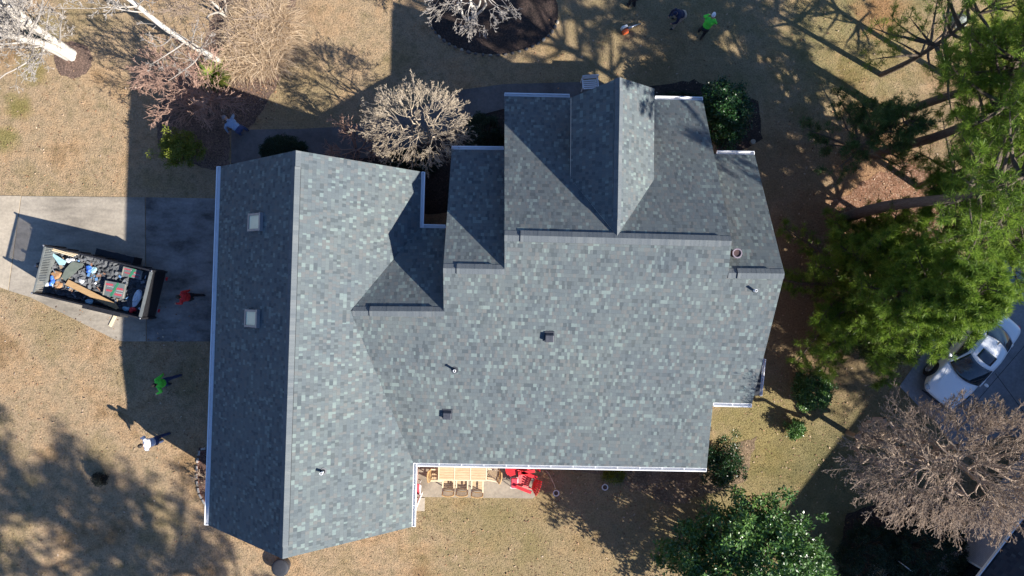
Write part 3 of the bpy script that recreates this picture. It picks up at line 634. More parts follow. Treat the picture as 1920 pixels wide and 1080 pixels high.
def shrub(name, base, rx, ry, h, mat, seed, label, cat='shrub', ncl=90, per=120, L=.07, W=.035, cr=.16, group=None, zc=.5, trunk=True, shell=.75, clumpy=.25, partname='foliage', bmat=None):
    rs = np.random.RandomState(seed); root = empty(name, base, 0, label, cat, group)
    d = unit(rs.normal(size=(ncl, 3))); d[:, 2] = np.abs(d[:, 2]) * 1.0 - .25; r_ = shell + (1 - shell) * rs.random(ncl); r_ *= (1 + rs.normal(size=ncl) * clumpy * .5)
    C_ = d * r_[:, None] * np.array([rx, ry, h * (1 - zc)]) + np.array([0, 0, h * zc]); C_[:, 2] = np.maximum(C_[:, 2], cr * .5)
    rad = cr * rs.uniform(.6, 1.4, ncl); V, F = leaf_cloud(rs, C_, rad, per, L, W)
    t = np.repeat(np.clip(.5 + .5 * rs.normal(size=ncl) * .6, 0, 1), per * 4) * .6 + np.repeat(rs.random(ncl * per), 4) * .4
    npmesh(partname, V, F, mat, root, t)
    if trunk:
        segs = []; rnd = random.Random(seed)
        for i in range(0, ncl, max(1, ncl // 60)):
            c = Vector(C_[i]); mid = c * .45 + Vector((0, 0, -.05 * h)); segs.append((Vector((0, 0, -.03)), mid, .03 + .012 * h, .02)); segs.append((mid, c, .02, .008))
        tubes(segs, 'stems', bmat or M['bark'], root, .02)
    return root
def pine(name, base, h, z0, rad, seed, label, mat=None, tufts=9, nw=14, needle=.26, dens=1.0, tr=.22, group=None, top=.25, lean=(0, 0), sparse=0):
    """trunk, whorls of limbs with twigs, needle stars along the twigs"""
    rnd = random.Random(seed); rs = np.random.RandomState(seed); root = empty(name, base, 0, label, 'tree', group); segs = []; tp = []; td = []
    n = 14; P0 = Vector((0, 0, -.1)); pts = []
    for i in range(n + 1):
        z = h * i / n; pts.append(Vector((lean[0] * z + .12 * math.sin(z * .5 + seed), lean[1] * z + .12 * math.cos(z * .6 + seed) - .12 * math.cos(seed), z - .05)))
    for i in range(n): segs.append((pts[i], pts[i + 1], tr * (1 - .85 * i / n), tr * (1 - .85 * (i + 1) / n)))
    tseg = len(segs)
    for wv in range(nw):
        f = wv / (nw - 1); z = z0 + (h - .4 - z0) * f; k = int(z / h * n); c = pts[min(k, n - 1)].lerp(pts[min(k + 1, n)], z / h * n - k)
        prof = (math.sin(math.pi * min(1, .22 + .78 * f)) ** .8 if top >= 0 else (1 - f) ** .9) ; Lb = rad * max(.22, prof)
        for b in range(rnd.randint(4, 6)):
            if rnd.random() < sparse: continue
            a = rnd.uniform(0, 2 * math.pi); L = Lb * rnd.uniform(.65, 1.15); el = rnd.uniform(-.05, .35) + f * .5; d = Vector((math.cos(a) * math.cos(el), math.sin(a) * math.cos(el), math.sin(el)))
            q = c.copy(); m_ = max(3, int(L / .4)); rr = .02 + .022 * L
            for i in range(m_):
                d = (d + rv(rnd, .09) + Vector((0, 0, .04))).normalized(); q2 = q + d * L / m_; segs.append((q, q2, rr * (1 - .8 * i / m_), rr * (1 - .8 * (i + 1) / m_)))
                if i >= m_ * .25:
                    for s_ in range(max(1, int(2.6 * dens + rnd.random()))):
                        sd_ = (d * rnd.uniform(.3, .9) + d.cross(Vector((0, 0, 1))).normalized() * rnd.choice((-1, 1)) * rnd.uniform(.5, 1) + Vector((0, 0, rnd.uniform(-.1, .5)))).normalized()
                        tl = rnd.uniform(.3, .85) * (1.1 - .5 * i / m_); e = q2 + sd_ * tl; segs.append((q2, e, .014, .007))
                        for t in range(tufts // 3 if tl < .45 else tufts // 2):
                            x = q2.lerp(e, rnd.uniform(.35, 1.05)) + rv(rnd, .05); tp.append(x[:]); td.append((sd_ + rv(rnd, .4) + Vector((0, 0, .35)))[:])
                q = q2
            tp.append(q[:]); td.append((d + Vector((0, 0, .3)))[:])
    tubes(segs[:tseg], 'trunk', M['bark'], root); tubes(segs[tseg:], 'branches', M['bark'], root)
    tp = np.array(tp); td = unit(np.array(td)); nt_ = len(tp); K = 22
    D_ = unit(np.repeat(td, K, 0) * .75 + rs.normal(size=(nt_ * K, 3)) * .62); U_ = unit(np.cross(D_, rs.normal(size=(nt_ * K, 3))))
    V, F = tri_leaf(np.repeat(tp, K, 0) + rs.normal(size=(nt_ * K, 3)) * .02, D_, U_, needle * rs.uniform(.6, 1.1, nt_ * K), np.full(nt_ * K, .017))
    t = np.repeat(rs.random(nt_), K * 4) * .75 + np.repeat(rs.random(nt_ * K), 4) * .25; npmesh('crown', V, F, mat or M['pine'], root, t)
    return root
def tuft(name, base, n, L, W, mat, seed, label, cat='plant', group=None, spread=.9, r0=.12, stiff=.5, part='blades'):
    rs = np.random.RandomState(seed); root = empty(name, base, 0, label, cat, group); a = rs.uniform(0, 2 * np.pi, n); el = rs.uniform(.25, 1.45, n) if spread > .5 else rs.uniform(.7, 1.5, n)
    Ls = L * rs.uniform(.5, 1.1, n); rad = np.stack([np.cos(a), np.sin(a), np.zeros(n)], 1); a2 = rs.uniform(0, 2 * np.pi, n) if r0 > .3 else a; p = np.stack([np.cos(a2), np.sin(a2), np.zeros(n)], 1) * (rs.random(n) ** .6 * r0)[:, None]; side = np.stack([-np.sin(a), np.cos(a), np.zeros(n)], 1)
    side = unit(side + rs.normal(size=(n, 3)) * .3); V = []; ks = 4; cur = p.copy(); e = el.copy()
    for i in range(ks + 1):
        wd = W * (1 - i / ks) ** .7 + .0015; V.append(cur - side * wd / 2); V.append(cur + side * wd / 2)
        cur = cur + (rad * np.cos(e)[:, None] + np.array([0, 0, 1]) * np.sin(e)[:, None]) * (Ls / ks)[:, None]; e = e - (1 - stiff) * .55; cur[:, 2] = np.maximum(cur[:, 2], .02)
    V = np.stack(V, 1); m_ = (ks + 1) * 2; F = np.array([[2 * i, 2 * i + 1, 2 * i + 3, 2 * i + 2] for i in range(ks)]); F = (F[None] + (np.arange(n) * m_)[:, None, None]).reshape(-1, 4)
    npmesh(part, V.reshape(-1, 3), F, mat, root, np.repeat(rs.random(n), m_)); return root

O_big = dict(kids=[11, 8, 6, 3], jit=.09, up=.05, ang=(.45, .95), rmin=.009, start0=.15, start=.15, lf=(.38, .62), rk=.5, step=.4, taper=.3)
bare_tree('bare_tree', at(131, 103), 11, .18, 11, M['bark_w'], M['twig_w'], dict(O_big, kids=[20, 10, 6, 3], start0=.08, rmin=.0085, rk=.30, lf=(.20, .38), jit=.05, ang=(.5, 1.15)), 'tall leafless tree with thick chalky white trunk standing in a round mulch ring', stems=4, spread=.045, lean=(-.03, .02, 0))
bare_tree('bare_tree', at(413, 117), 10, .14, 23, M['bark_w'], M['twig_w'], dict(O_big, kids=[12, 6, 5, 2], rmin=.009, start0=.15, rk=.32, jit=.04, lf=(.2, .34)), 'slender leafless tree with a single pale trunk rising above the yellow-green yucca', stems=1)
bare_tree('bare_tree', at(424, 30), 6, .06, 27, M['bark_w'], M['twig_b'], dict(O_big, kids=[8, 6, 4, 2], rmin=.008), 'thin leafless tree growing among the dry ornamental grass', stems=3, spread=.25)
bare_tree('bare_shrub', at(408, 188), 3.0, .036, 31, M['twig_r'], M['twig_r'], dict(kids=[8, 6, 4, 2], jit=.10, up=.03, ang=(.35, .9), rmin=.0078, start0=.1, start=.15, lf=(.42, .68), rk=.65, step=.25, taper=.4), 'reddish leafless shrub fanning out below the yellow-green yucca', 'shrub', stems=6, spread=.42, lean=(-.5, .10, 0))
myr = dict(kids=[7, 6, 5, 3], jit=.10, up=.05, ang=(.3, .85), rmin=.0125, start0=.35, start=.2, lf=(.42, .66), rk=.68, step=.22, taper=.45)
dome_tree('bare_tree', at(806, 274), (-.15, .15, 3.1), (1.95, 1.5, .95), .036, 41, M['twig_t'], M['twig_t'], 'round leafless crape myrtle with dense tan twigs between the garage wing and the entrance roof', nE=230, nM=52, nA=11, twig=.42, rmin=.0052, tk=(4, 2))
bare_tree('bare_shrub', at(668, 280), 1.5, .03, 43, M['twig_r'], M['twig_r'], dict(myr, kids=[6, 5, 3, 0], rmin=.010), 'small reddish leafless shrub left of the round tan crape myrtle', 'shrub', stems=9, spread=.8)
dome_tree('bare_tree', at(889, 45), (.1, .12, 3.2), (1.9, 1.6, 1.1), .06, 47, M['bark_w'], M['twig_w'], 'white barked leafless tree in the dark oval island bed', nE=90, nM=26, nA=6, twig=.5, rmin=.0075)
dome_tree('bare_tree', at(1590, 812), (.75, .05, 5.8), (3.3, 1.9, 2.2), .09, 53, M['twig_b'], M['twig_b'], 'big spreading leafless tree with dense brown twigs below the white car', nE=330, nM=80, nA=13, twig=.8, rmin=.0056, tk=(5, 3))
# pines on the right
pine('pine_tree', at(1582, 412), 14.5, 8.0, 3.0, 61, 'tall pine whose thick trunk rises from the red clay patch', tr=.27, nw=13, dens=.8, tufts=9)
pine('pine_tree', at(1676, 222), 12.5, 5.5, 2.8, 62, 'tall pine leaning over the brown slope above the red clay patch', tr=.22, nw=13, dens=1.2)
pine('pine_tree', at(1640, 288), 13.5, 7.0, 2.7, 63, 'tall pine standing behind the low dark conifer', tr=.24, nw=13, dens=1.0)
pine('pine_tree', at(1648, 140), 8.0, 3.0, 2.8, 64, 'open branched pine in the upper right corner of the yard', tr=.14, nw=10, dens=.9, sparse=.15, tufts=7)
pine('pine_tree', at(1775, 145), 9.0, 3.0, 2.6, 65, 'open branched pine at the right edge beside the pale boulder', tr=.15, nw=10, dens=.65, sparse=0, tufts=7)
pine('pine_tree', at(1580, 290), 5.2, 1.2, 2.3, 66, 'low dark conifer in the shade above the red clay patch', mat=M['pine_d'], tr=.10, nw=10, dens=1.0, top=-1)
pine('pine_tree', at(1725, 350), 8.6, 2.5, 3.3, 67, 'broad bright green pine at the right edge', tr=.15, nw=16, dens=1.35)
pine('pine_tree', at(1606, 545), 8.0, .7, 3.9, 68, 'broad low branched pine overhanging the white car', tr=.18, nw=22, dens=2.2, top=-1, tufts=10)
pine('pine_tree', at(1572, 500), 4.4, .6, 2.6, 69, 'shorter green pine nearest the east end of the roof', tr=.13, nw=13, dens=1.3, top=-1)
pine('pine_tree', at(1705, 455), 8.2, 2.0, 3.1, 59, 'dense bright green pine between the red clay patch and the white car', tr=.15, nw=15, dens=1.5)
shrub('evergreen_shrub', at(1612, 622), 1.5, 1.2, 3.2, M['ivy'], 70, 'olive green broadleaf shrub at the lower edge of the low branched pine', ncl=170, per=110, L=.09, W=.045, cr=.28, clumpy=.5)
shrub('magnolia_tree', at(1358, 1022), 3.15, 2.85, 6.2, M['magnolia'], 71, 'big glossy dark green magnolia behind the house at the bottom edge', 'tree', ncl=640, per=62, L=.17, W=.075, cr=.30, zc=.45, shell=.6, clumpy=.35, partname='crown')
shrub('holly_shrub', at(1508, 728), .80, .75, 1.7, M['magnolia'], 72, 'round bright green shrub on the lawn east of the house', ncl=130, per=60, L=.10, W=.05, cr=.18, clumpy=.4)
shrub('holly_shrub', at(1483, 800), .45, .4, .8, M['magnolia'], 73, 'small bright green shrub just below the round one on the east lawn', ncl=50, per=50, L=.08, W=.04, cr=.14, clumpy=.4)
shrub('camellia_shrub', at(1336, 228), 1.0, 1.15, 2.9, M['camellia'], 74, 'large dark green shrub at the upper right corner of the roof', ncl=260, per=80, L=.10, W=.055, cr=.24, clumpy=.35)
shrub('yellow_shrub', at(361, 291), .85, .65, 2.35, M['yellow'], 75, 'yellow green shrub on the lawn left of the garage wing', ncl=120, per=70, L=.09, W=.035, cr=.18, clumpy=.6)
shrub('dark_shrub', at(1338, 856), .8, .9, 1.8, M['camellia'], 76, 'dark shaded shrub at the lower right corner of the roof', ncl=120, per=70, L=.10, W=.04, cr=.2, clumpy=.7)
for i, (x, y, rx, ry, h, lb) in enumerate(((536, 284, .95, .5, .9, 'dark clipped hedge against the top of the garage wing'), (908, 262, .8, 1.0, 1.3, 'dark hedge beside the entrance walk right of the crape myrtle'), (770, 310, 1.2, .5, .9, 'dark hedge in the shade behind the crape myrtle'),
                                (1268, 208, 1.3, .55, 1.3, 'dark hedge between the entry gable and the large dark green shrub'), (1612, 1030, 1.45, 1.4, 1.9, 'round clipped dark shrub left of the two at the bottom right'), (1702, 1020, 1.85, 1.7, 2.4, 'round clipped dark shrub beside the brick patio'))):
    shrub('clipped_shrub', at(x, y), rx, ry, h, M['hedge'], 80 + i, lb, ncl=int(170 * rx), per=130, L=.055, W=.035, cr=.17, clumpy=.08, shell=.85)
tuft('yucca', at(406, 146), 750, .85, .05, M['yucca'], 90, 'spiky round yellow and green striped yucca at the foot of a pale trunk', 'plant', stiff=.85)
for i, (x, y, L, lb) in enumerate(((505, 105, 1.5, 'dry tan ornamental grass clump lowest at the edge of the lawn'), (470, 62, 1.6, 'dry tan ornamental grass clump left in the grass bed'), (515, 50, 1.7, 'dry tan ornamental grass clump at the right edge of the grass bed'),
                                   (485, 12, 1.6, 'dry tan ornamental grass clump at the top edge of the photo'), (455, 112, 1.1, 'small dry tan grass clump nearest the yucca'))):
    tuft('ornamental_grass', at(x, y), 1500, L * .78, .03, M['straw'], 91 + i, lb, 'grass clump', 'dry ornamental grasses in the shrub bed', r0=.75, stiff=.25)
bare_tree('bare_shrub', at(385, 897), .5, .012, 97, M['twig_b'], M['twig_b'], dict(myr, kids=[5, 4, 2], rmin=.008), 'small dark bare shrub in the brick edged bed beside the garage wing', 'shrub', stems=7, spread=.8)
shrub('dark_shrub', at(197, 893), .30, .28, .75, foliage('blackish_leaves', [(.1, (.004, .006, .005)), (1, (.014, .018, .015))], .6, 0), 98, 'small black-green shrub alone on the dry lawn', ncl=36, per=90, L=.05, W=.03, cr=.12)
shrub('groundcover_plant', at(1150, 890), .5, .3, .35, M['yellow'], 99, 'low green plant under the middle of the rear eave', ncl=30, per=50, L=.08, W=.03, cr=.12, group=None)
# trees whose shade falls in from outside the frame
for i, (x, y, h, z0, rd, lb) in enumerate(((950, 1500, 19.0, 11.5, 3.6, 'tall pine far beyond the bottom edge, nearest the garage wing'), (760, 1600, 19.0, 11.0, 3.8, 'tall pine far beyond the bottom edge, leftmost of its row'), (1150, 1560, 18.5, 12.0, 3.4, 'tall pine far beyond the bottom edge, behind the patio'),
                                           (2190, 1005, 12.5, 5.5, 3.5, 'tall pine beyond the neighbouring house'))):
    pine('pine_tree', at(x, y), h, z0, rd, 110 + i, lb, mat=M['pine_d'], nw=13, dens=1.0, tufts=8)

# stones round the island bed, boulders
rnd = random.Random(5)
for i in range(26):
    t = math.pi * (.08 + .94 * i / 26); x, y = 925 + 124 * math.cos(t), 22 + 82 * math.sin(t)
    if y < -20: continue
    s = MB(); s.ell((0, 0, .03), (rnd.uniform(.07, .12), rnd.uniform(.05, .08), .06), 8, 5); o = s.build('edging_stone', M['conc_l'] if i % 4 == 0 else M['walk'], smooth=True)
    o.location = at(x, y); o.rotation_euler = (0, 0, -t + math.pi / 2); tag(o, 'edging stone in the curved row around the dark oval island bed', 'stone', 'stones edging the island bed')
def rock(x, y, r, lb, seed, mat):
    rs = np.random.RandomState(seed); s = MB(); s.ell((0, 0, r[2] * .4), r, 16, 10); s.v = [tuple(Vector(v) * (1 + .12 * math.sin(v[0] * 5 + seed) + rs.uniform(-.03, .03))) for v in s.v]
    o = s.build('boulder', mat, smooth=True); o.location = at(x, y); return tag(o, lb, 'rock')
rock(1845, 95, (.62, .6, .3), 'broad pale grey green boulder under the pines', 1, mat_var('boulder', (.26, .3, .26), (.36, .4, .35), 3, .9, .4, .02))
rock(1796, 42, (.4, .3, .25), 'smaller grey boulder above the broad pale one', 2, mat_var('boulder_grey', (.2, .22, .2), (.3, .32, .3), 3, .9, .4, .02))
# leaf litter and fallen twigs (nobody could count them)
def litter():
    rs = np.random.RandomState(7); pts = []
    def area(n, x0, y0, x1, y1):
        for _ in range(n): pts.append(at(rs.uniform(x0, x1), rs.uniform(y0, y1))[:])
    area(700, -100, 560, 380, 1100); area(800, 1440, 200, 1700, 780); area(300, 780, 940, 1300, 1100); area(250, 1000, 20, 1640, 250); area(500, 1500, 250, 1900, 520); area(300, 1400, 760, 1700, 1080); area(150, 0, 130, 240, 360); area(200, 1010, 870, 1330, 940); area(260, 400, 140, 520, 230)
    C_ = np.array(pts); C_[:, 2] = .028; n = len(C_); a = rs.uniform(0, 6.28, n); D_ = unit(np.stack([np.cos(a), np.sin(a), rs.normal(size=n) * .25], 1)); U_ = unit(np.cross(D_, np.array([[0, 0, 1.]]) + rs.normal(size=(n, 3)) * .3))
    V, F = tri_leaf(C_, D_, U_, rs.uniform(.05, .14, n), rs.uniform(.03, .075, n)); tag(npmesh('leaf_litter', V, F, M['litter'], None, np.repeat(rs.random(n), 4)), 'fallen dry leaves scattered over the lawns', 'leaves', kind='stuff')
litter()
def lawn_tufts():
    rs = np.random.RandomState(17); n = 150000; X = rs.uniform(-24, 24, n); Y = rs.uniform(-14, 14, n)
    # keep off the house footprint and the paved areas (their outlines in pixels)
    polys = [P(l) for l in ([(41, 366), (452, 366), (452, 642), (230, 642), (50, 558), (-200, 520), (-200, 362)], [(430, 240), (690, 228), (870, 166), (1130, 152), (1330, 160), (1430, 250), (1440, 420), (1400, 760), (1330, 860), (1003, 850), (1003, 936), (700, 934), (700, 960), (440, 930), (420, 310)],
             [(1686, 724), (1742, 645), (1790, 560), (1990, 380), (2500, 500), (2300, 900), (1960, 830), (1880, 815), (1800, 850), (1760, 800)], [(1778, 1000), (1815, 950), (1960, 900), (1990, 1300), (1700, 1160)])]
    polys.append(ring(925, 22, 122, 80)); polys.append(ring(137, 112, 36, 34))
    keep = np.ones(n, bool)
    for pl in polys:
        ins = np.zeros(n, bool); k = len(pl)
        for i in range(k):
            x1, y1 = pl[i][:2]; x2, y2 = pl[(i + 1) % k][:2]
            if y1 == y2: continue
            c = ((y1 > Y) != (y2 > Y)) & (X < (x2 - x1) * (Y - y1) / (y2 - y1) + x1); ins ^= c
        keep &= ~ins
    X, Y = X[keep], Y[keep]; n = len(X); a = rs.uniform(0, 6.28, n); D_ = unit(np.stack([np.cos(a), np.sin(a), rs.uniform(.2, 1.2, n)], 1)); U_ = np.stack([-np.sin(a), np.cos(a), np.zeros(n)], 1)
    V, F = tri_leaf(np.stack([X, Y, np.zeros(n)], 1), D_, U_, rs.uniform(.04, .09, n), rs.uniform(.01, .026, n))
    tag(npmesh('grass', V, F, M['grass']), 'short dry tan grass of the lawns', 'grass', kind='stuff')
lawn_tufts()
# ================================================================ PEOPLE
def seg_dist(p, a, b):
    ab = b - a; t = max(0, min(1, (p - a).dot(ab) / max(1e-9, ab.dot(ab)))); return (p - (a + ab * t)).length
def person(base, rz, label, shirt, pants, hairm=None, lean=0.0, turn=0, la=((.15, .3, -.9), (.4, .1, -.9)), ra=((.15, -.3, -.9), (.4, -.1, -.9)), lf=(.05, .11), rf=(-.05, -.11), hat=None, hipz=.93, look=.3, extra=None, shoes=None):
    root = empty('person', base, rz, label, 'person'); V = Vector; bones = []; m = MB()
    hip = V((-.18 * math.sin(lean), 0, hipz)); sp = V((math.sin(lean), 0, math.cos(lean))); chest = hip + sp * .36; neck = hip + sp * .55
    hd = (sp * (1 - look) + V((.25, 0, 1)) * look).normalized(); head = neck + hd * .17
    def limb(pts, rs, kind, ns=14, flat=None):
        for i in range(len(pts) - 1): bones.append((pts[i], pts[i + 1], kind, rs[i]))
        m.tube(pts, rs, ns)
        for p, r in zip(pts, rs): m.ell(p, (r, r, r), 10, 7)
    side = V((0, 1, 0)); fwd = side.cross(sp).normalized()
    Mx = Matrix((fwd, side, sp)).transposed()
    m.ell(hip + sp * .02, (.15, .19, .16), 16, 10, M=Mx); m.ell(hip + sp * .2, (.15, .185, .18), 16, 10, M=Mx); m.ell(chest + sp * .02, (.155, .215, .19), 16, 10, M=Mx); m.ell(neck - sp * .06, (.12, .19, .08), 16, 8, M=Mx)
    bones += [(hip + sp * .14, neck - sp * .04, 'shirt', .15), (hip - sp * .1, hip + sp * .06, 'pants', .15)]
    limb([neck - sp * .04, neck + hd * .09], [.062, .056], 'skin')
    Mh = Matrix((hd.cross(side).normalized() * -1, side, hd)).transposed(); hf = side.cross(hd).normalized()
    Mh = Matrix((hf, side, hd)).transposed(); m.ell(head, (.098, .078, .122), 16, 12, M=Mh); m.ell(head - hd * .06 + hf * .03, (.065, .058, .065), 12, 8, M=Mh)
    m.ell(head + hf * .102 - hd * .012, (.02, .013, .024), 8, 6, M=Mh); m.ell(head + hf * .092 - hd * .05, (.014, .026, .009), 8, 6, M=Mh)
    for s in (-1, 1): m.ell(head + side * .08 * s - hd * .01, (.02, .012, .032), 8, 6, M=Mh)
    bones.append((head - hd * .08, head + hd * .08, 'skin', .09)); ends = []
    for s, arm, ft in ((1, la, lf), (-1, ra, rf)):
        sh = neck - sp * .05 + side * .185 * s; u, f = V(arm[0]).normalized(), V(arm[1]).normalized(); el = sh + u * .29; wr = el + f * .25
        limb([sh, sh.lerp(el, .5), el], [.072, .066, .056], 'shirt'); limb([el, el.lerp(wr, .35), wr], [.056, .053, .038], 'shirt' if hairm != 'short' else 'skin'); 
        nrm = f.cross(side).normalized(); pl = wr + f * .055; Mp = Matrix((f, f.cross(nrm).normalized(), nrm)).transposed(); m.ell(pl, (.058, .042, .018), 12, 8, M=Mp); bones.append((wr + f * .03, pl + f * .1, 'skin', .03)); acr = f.cross(nrm).normalized()
        for k in range(4):
            b0 = wr + f * .095 + acr * (.03 - .02 * k); l = (.033, .038, .036, .028)[k]; c1 = b0 + (f * .85 + nrm * -.3).normalized() * l; c2_ = c1 + (f * .55 + nrm * -.8).normalized() * l * .8
            m.tube([b0 - f * .015, c1, c2_], [.0105, .0095, .008], 7)
        th = wr + f * .035 + acr * .035; m.tube([th, th + (acr * .7 + f * .7).normalized() * .035, th + (acr * .35 + f).normalized() * .062], [.013, .0115, .009], 7)
        hj = hip + side * .09 * s - sp * .02; an = V((ft[0], ft[1], .09)); mid = (hj + an) / 2; L = (an - hj).length; bend = math.sqrt(max(0.0, .43 ** 2 - (L / 2) ** 2)); kn = mid + V((1, 0, .15)).normalized() * bend
        limb([hj, hj.lerp(kn, .5), kn], [.105, .092, .07], 'pants'); limb([kn, kn.lerp(an, .35), an], [.07, .068, .055], 'pants'); ends.append(an)
        m.ell(an + V((.06, 0, -.045)), (.135, .048, .045), 12, 8); bones.append((an + V((-.04, 0, -.05)), an + V((.16, 0, -.05)), 'shoe', .04))
    o = m.build('body', M['skin'], root); md = o.modifiers.new('r', 'REMESH'); md.mode = 'VOXEL'; md.voxel_size = .011; md.use_smooth_shade = True
    sm = o.modifiers.new('s', 'SMOOTH'); sm.iterations = 2; sm.factor = .4
    dg = bpy.context.evaluated_depsgraph_get(); me = bpy.data.meshes.new_from_object(o.evaluated_get(dg)); o.modifiers.clear(); o.data = me; me.materials.clear()
    for x in (M['skin'], shirt, pants, shoes or M['rubber']): me.materials.append(x)
    kd = {'skin': 0, 'shirt': 1, 'pants': 2, 'shoe': 3}
    for f in me.polygons:
        c = f.center; best = min(bones, key=lambda b: seg_dist(c, b[0], b[1]) / b[3]); f.material_index = kd[best[2]]; f.use_smooth = True
    for s in (-1, 1): pass
    e = MB()
    for s in (-1, 1): e.ell(head + hf * .09 + side * .03 * s + hd * .012, (.012, .014, .009), 8, 6, M=Mh)
    e.build('eyes', M['glassd'], root)
    if hat: 
        h = MB(); h.ell(head + hd * .045 - hf * .005, (.108, .092, .10), 16, 8, M=Mh); h.ell(head + hf * .13 + hd * .04, (.075, .07, .012), 12, 6, M=Mh); h.build('cap', hat, root, smooth=True)
    else:
        h = MB(); h.ell(head + hd * .035 - hf * .018, (.102, .086, .108), 16, 10, M=Mh); h.build('hair', hairm if hairm and hairm != 'short' else M['hair'], root, smooth=True)
    return root
neon = cloth('neon_green_fabric', (.10, .72, .06)); navy = cloth('navy_fabric', (.02, .025, .06)); jeans = cloth('blue_denim', (.035, .055, .13)); dark = cloth('black_fabric', (.02, .02, .024))
blue = cloth('pale_blue_fabric', (.26, .36, .50)); redc = cloth('red_fabric', (.55, .03, .03)); whitec = cloth('white_fabric', (.62, .64, .72)); khaki = cloth('khaki_fabric', (.42, .33, .25)); cap_w = cloth('white_cap', (.75, .76, .78)); grayc = cloth('grey_fabric', (.3, .3, .32))
up = math.pi
person(at(328, 712), R(200), 'person in a neon green shirt walking over the shaded lawn beside the garage wing', neon, jeans, None, lean=.12, la=((.25, .45, -.8), (.8, .1, -.3)), ra=((-.45, -.3, -.8), (.1, -.2, -.8)), lf=(.24, .10), rf=(-.34, -.10), look=.5)
person(at(1312, 66), R(62), 'person in a neon green shirt and white cap leaning forward on the upper lawn', neon, dark, None, lean=.5, la=((.4, .3, -.8), (.8, -.5, -.4)), ra=((.3, -.35, -.8), (.7, .4, -.5)), lf=(.12, .12), rf=(-.12, -.12), hat=cap_w)
person(at(1267, 43), R(200), 'person in a navy top and khaki trousers bending over the upper lawn', navy, khaki, None, lean=.85, la=((.2, .25, -.9), (.4, -.3, -.8)), ra=((.2, -.25, -.9), (.4, .3, -.8)), lf=(.18, .2), rf=(-.05, -.22), hipz=.84, hat=navy)
person(at(1184, 12), R(120), 'person in a white and blue shirt cut off by the top edge of the photo', whitec, dark, None, lean=.2)
person(at(372, 557), R(175), 'person in a red shirt walking on the shaded driveway towards the trailer', redc, dark, None, lean=.2, la=((.3, .3, -.8), (.8, .1, -.3)), ra=((-.3, -.2, -.8), (.2, -.1, -.9)), lf=(.22, .1), rf=(-.25, -.1))
person(at(309, 819), R(190), 'person in a white shirt and blue jeans at the tip of the garage shadow', whitec, jeans, None, lean=.42, la=((.2, .3, -.9), (.6, .1, -.6)), ra=((.4, -.3, -.8), (.7, .2, -.5)), lf=(.1, .15), rf=(-.25, -.12))
person(at(457, 247), R(140), 'person in a pale blue shirt bending down at the corner of the walkway', blue, jeans, None, lean=1.25, la=((.2, .5, -.8), (-.3, .3, -.9)), ra=((.5, -.4, -.8), (.5, 0, -.8)), lf=(.0, .17), rf=(-.1, -.17), hipz=.84, look=0.0, hat=grayc)
# leaf blower on the lawn
lb = empty('leaf_blower', at(1171, 60), R(22), 'orange and white leaf blower lying on the upper lawn with its tube to the right', 'leaf blower')
MB().box((0, -.04, .14), (.30, .20, .22), taper=.8).build('engine_cover', mat_var('orange_plastic', (.75, .12, .03), (.85, .17, .05), 6, .45, .05), lb, bevel=.04)
MB().box((.02, .14, .15), (.32, .15, .26), taper=.85).build('tank', M['trim'], lb, bevel=.03); MB().tube([(.12, .03, .20), (.4, .05, .16), (.78, .06, .07)], [.06, .045, .04], 12).build('tube', M['steel'], lb, smooth=True)
MB().tube([(-.1, .03, .26), (-.05, .03, .38), (.1, .03, .38), (.14, .03, .26)], .015, 8).build('handle', M['black'], lb)

# ================================================================ DUMP TRAILER
tc_ = [at(84, 460, 1.9), at(281, 508, 1.9), at(268, 597, 1.9), at(60, 550, 1.9)]; tcen = sum(tc_, Vector()) / 4; tcen.z = 0
dx = ((tc_[1] - tc_[0]) + (tc_[2] - tc_[3])) / 2; TL, TW = dx.length, (((tc_[0] - tc_[3]) + (tc_[1] - tc_[2])) / 2).length; trz = math.atan2(dx.y, dx.x)
tr = empty('dump_trailer', tcen, trz, 'black high sided dump trailer full of roofing rubbish on the driveway', 'trailer')
Mt = Matrix.Translation(tcen) @ Matrix.Rotation(trz, 4, 'Z'); zb, zt = .72, 1.9
mt_in = mat_var('trailer_inside', (.10, .11, .11), (.16, .17, .165), 4, .6, .2)
for y in (-TW / 2, TW / 2):
    s = MB(); s.box((0, y, (zb + 1.35) / 2), (TL - .1, .05, 1.35 - zb)); 
    for i in range(9): s.box((-TL / 2 + .12 + i * (TL - .24) / 8, y * 1.035, (zb + 1.35) / 2), (.06, .05, 1.35 - zb - .01))
    s.build('side_wall', M['black'], tr)
    s = MB(); s.box((0, y, zt - .03), (TL, .06, .06)); s.box((0, y, 1.62), (TL - .1, .03, .03))
    s.build('top_rail', M['black'], tr)
    s = MB(); s.box((0, y, 1.6), (TL - .12, .018, .46)); s.build('mesh_panel', M['black'], tr)
MB().box((TL / 2 - .04, 0, (zb + zt) / 2), (.05, TW - .06, zt - zb)).box((TL / 2, 0, zt - .02), (.09, TW, .05)).build('front_wall', M['black'], tr); MB().box((TL / 2 - .078, 0, (zb + zt) / 2), (.02, TW - .08, zt - zb - .1)).box((TL / 2 - .02, 0, zt + .012), (.13, TW - .1, .012)).build('wall_liner', mt_in, tr)
s = MB(); s.box((-TL / 2 + .04, 0, zb + .32), (.05, TW - .06, .62)); s.box((-TL / 2 + .02, 0, zt - .03), (.06, TW, .055))
for k in range(27): s.box((-TL / 2 + .03, -TW / 2 + .09 + k * (TW - .18) / 26, zb + .9), (.02, .042, .56))
s.build('tailgate', mt_in, tr)
MB().box((0, 0, zb), (TL - .1, TW - .05, .08)).build('bed_floor', M['black'], tr)
